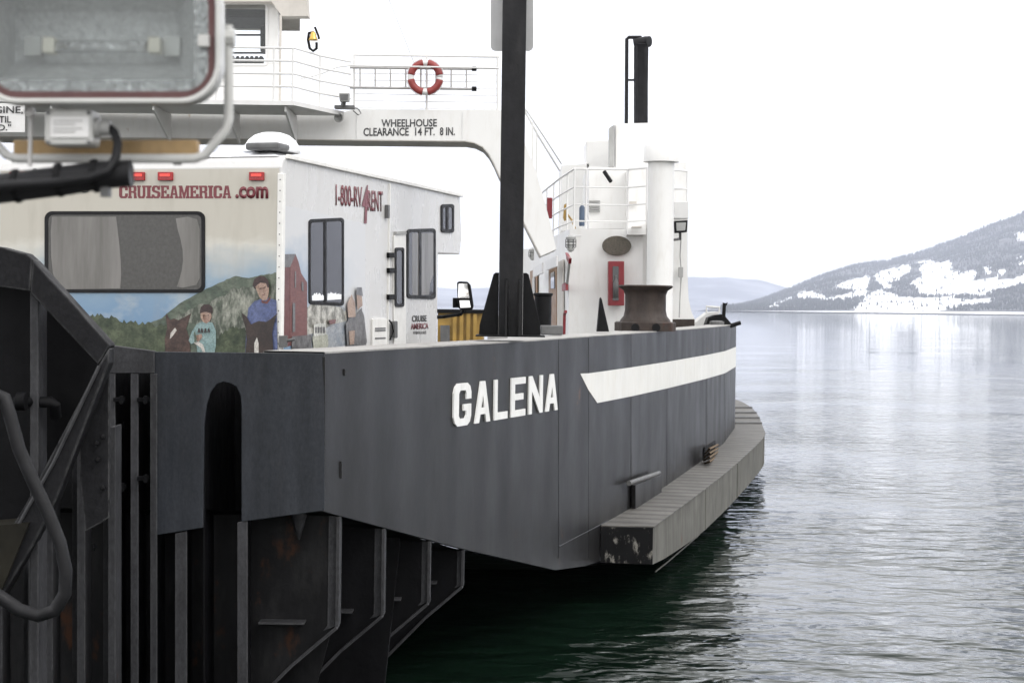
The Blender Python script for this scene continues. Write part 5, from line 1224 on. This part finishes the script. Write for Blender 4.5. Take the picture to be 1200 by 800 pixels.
b = MB(); b.prism([(-40, -60, -1), (4, -60, -1), (4, 3.2, -1), (-2.0, 5.2, -1), (-40, 5.2, -1)], (0, 0, 2.65))  # unseen quay ground, added to shade the low steelwork facing it
struct(b.build('quay', paint('unseen_quay_concrete', (.07, .07, .068), .8, var=.2, scale=1.5, dirt=.4)))
# ------------------------------------------------------------------ floodlight on a boom close by
DL = 2.9
Lp = lambda x, y, d=0: P(x, y, DL + d)
fl = thing('floodlight', 'big grey floodlight with red gasket and hammered reflector, on a boom over the quay', 'floodlight', Lp(118, 190))
OUTL = rrect(-28, -40, 258, 121, 46, 8); MID = rrect(-22, -35, 252, 115, 42, 8); GIN = rrect(-10, -24, 244, 107, 30, 8); OPN = rrect(-8, -22, 239, 101, 28, 8)
b = MB(); ring_prism(b, [Lp(x, y) for x, y in OUTL], [Lp(x, y) for x, y in MID], YV * .05); b.build('bezel', M['lampgrey'], fl, bevel=.003)
b = MB(); ring_prism(b, [Lp(x, y, .006) for x, y in MID], [Lp(x, y, .006) for x, y in GIN], YV * .03); b.build('gasket', M['gasket'], fl)
b = MB(); ring_prism(b, [Lp(x, y, .012) for x, y in GIN], [Lp(x, y, .012) for x, y in rrect(-3, -17, 227, 93, 4, 8)], YV * .004); b.build('reflector_rim', M['glint'], fl)
BK = rrect(18, 14, 208, 74, 3, 8); FR = rrect(-4, -18, 229, 96, 5, 8)
b = MB(); ring_a = [b.bm.verts.new(Lp(x, y, .02)) for x, y in FR]; ring_b = [b.bm.verts.new(Lp(x, y, .15)) for x, y in BK]
for i in range(len(FR)): b.bm.faces.new((ring_a[i], ring_a[(i + 1) % len(FR)], ring_b[(i + 1) % len(FR)], ring_b[i]))
b.bm.faces.new(ring_b); b.build('reflector', M['hammer'], fl)
b = MB(); ra = [b.bm.verts.new(Lp(x, y, .05)) for x, y in OUTL]; rb = [b.bm.verts.new(Lp(x, y, .2)) for x, y in rrect(-2, -10, 228, 94, 30, 8)]
for i in range(len(OUTL)): b.bm.faces.new((ra[i], ra[(i + 1) % len(OUTL)], rb[(i + 1) % len(OUTL)], rb[i]))
b.bm.faces.new(rb); b.build('housing', M['lampgrey'], fl)
b = MB(); b.prism([Lp(x, y, .008) for x, y in GIN], YV * .003); b.build('glass_front', clear_glass('lamp_glass'), fl)
b = MB(); b.tube([Lp(66, 55, .09), Lp(176, 55, .09)], .011, 10); b.build('lamp_tube', M['glint'], fl, smooth=True)
for x0, x1 in ((50, 68), (174, 190)):
    b = MB(); b.box(Lp((x0 + x1) / 2, 54, .09), (.022, .03, .028)); b.build('lamp_holder', paint('porcelain', (.66, .62, .52), .35), fl, bevel=.003)
for x in (40, 202):
    b = MB(); b.box(Lp(x, 55, .12), (.03, .02, .034)); b.build('holder_bracket', M['lampgrey'], fl)
b = MB(); b.box(Lp(240, 49, .008), (.018, .03, .02)); b.build('bezel_clip', M['lampgrey'], fl)
b = MB(); b.tube([Lp(x, y, .1) for x, y in ((267, 30), (268, 70), (268, 140), (265, 152), (240, 182), (228, 186), (120, 186), (20, 186), (8, 182), (-22, 150), (-30, 130))], .0085, 10); b.lathe(Lp(262, 45, .1), [(.016, -.01), (.016, .02)], 8, (1, 0, 0)); b.build('yoke', M['lampgrey'], fl, smooth=True, auto=True)
b = MB(); b.prism([Lp(x, y, .03) for x, y in rrect(52, 128, 108, 170, 5, 4)], YV * .06); jb = b.build('junction_box', M['lampgrey'], fl, bevel=.004)
b = MB(); b.prism([Lp(x, y, .026) for x, y in ((59, 137), (104, 137), (104, 161), (59, 161))], YV * .002); lab = b.build('data_label', M['white2'], jb)
b = MB()
for y in (141, 145, 150, 154): b.prism([Lp(x, yy, .0245) for x, yy in ((62, y), (96 - (y % 3) * 8, y), (96 - (y % 3) * 8, y + 1), (62, y + 1))], YV * .001)
b.build('label_lines', M['grey'], jb)
for x, y in ((56, 132), (104, 132), (56, 167), (104, 167)):
    b = MB(); b.lathe(Lp(x, y, .028), [(.004, 0), (.003, .002)], 8, (0, -1, 0)); b.build('cover_screw', M['dgrey'], jb)
b = MB(); b.lathe(Lp(109, 150, .055), [(.018, 0), (.018, .012), (.013, .014), (.013, .03)], 14, (1, 0, 0)); b.build('cable_gland', M['grey'], jb, smooth=True, auto=True)
b = MB(); b.tube([Lp(36, 128, .06), Lp(36, 155, .06), Lp(35, 195, .06)], .004, 8); b.lathe(Lp(36, 132, .055), [(.009, 0), (.009, .012)], 10, (0, -1, 0)); b.build('adjusting_rod', M['pipe'], fl)
bo = thing('lamp_boom', 'black padded boom arm with ochre cross beam and strapped cable below the floodlight', 'boom', Lp(0, 215))
b = MB(); b.prism([Lp(x, y, .12) for x, y in ((15, 164), (231, 164), (231, 189), (15, 190))], YV * .03); b.build('cross_beam', M['ochre'], bo, bevel=.003)
b = MB(); b.tube([Lp(x, y, .13) for x, y in ((14, 188), (120, 187.5), (232, 187))], .0045, 8); b.build('beam_rod', M['pipe'], bo)
for x in (122, 208):
    b = MB(); b.lathe(Lp(x, 188, .12), [(.008, 0), (.008, -.008)], 8); b.each('beam_bolt', M['dgrey'], bo)
b = MB(); b.tube([Lp(x, y, .05) for x, y in ((-90, 232), (0, 221), (80, 211), (120, 205), (154, 203))], [.026, .026, .026, .0245, .0235], 14); b.build('arm', M['rubber'], bo, smooth=True, auto=True)
b = MB(); b.tube([Lp(x, y, d) for x, y, d in ((128, 150, .055), (134, 155, .05), (138, 168, .045), (136, 184, .03), (126, 200, .012), (105, 208, .005), (60, 214, .005), (10, 217, .005), (-60, 224, .005))], .0078, 10); b.build('cable', M['rubber'], bo, smooth=True)
b = MB()
for x, y in ((70, 211), (20, 218), (112, 206)): b.lathe(Lp(x, y, .05), [(.029, -.005), (.030, 0), (.029, .005)], 14, (1, 0, .12))
b.each('cable_tie', M['black'], bo)
b = MB(); b.box(Lp(124, 224, .05), (.015, .02, .02)); b.build('arm_clip', M['dgrey'], bo)

# ------------------------------------------------------------------ the air over the lake
HZ = MB(); HZ.prism([(-24000, -400, -1), (24000, -400, -1), (24000, 24000, -1), (-24000, 24000, -1)], (0, 0, 1500))
hm = bpy.data.materials.new('haze_air'); hm.use_nodes = True; t = hm.node_tree; t.nodes.clear()
pv = nd(t, 'ShaderNodeVolumePrincipled'); pv.inputs['Color'].default_value = (.81, .855, 1, 1); pv.inputs['Density'].default_value = 8.2e-5; pv.inputs['Anisotropy'].default_value = 0
o_ = nd(t, 'ShaderNodeOutputMaterial'); t.links.new(pv.outputs[0], o_.inputs['Volume'])
hz = HZ.build('haze', hm); struct(hz, 'stuff')
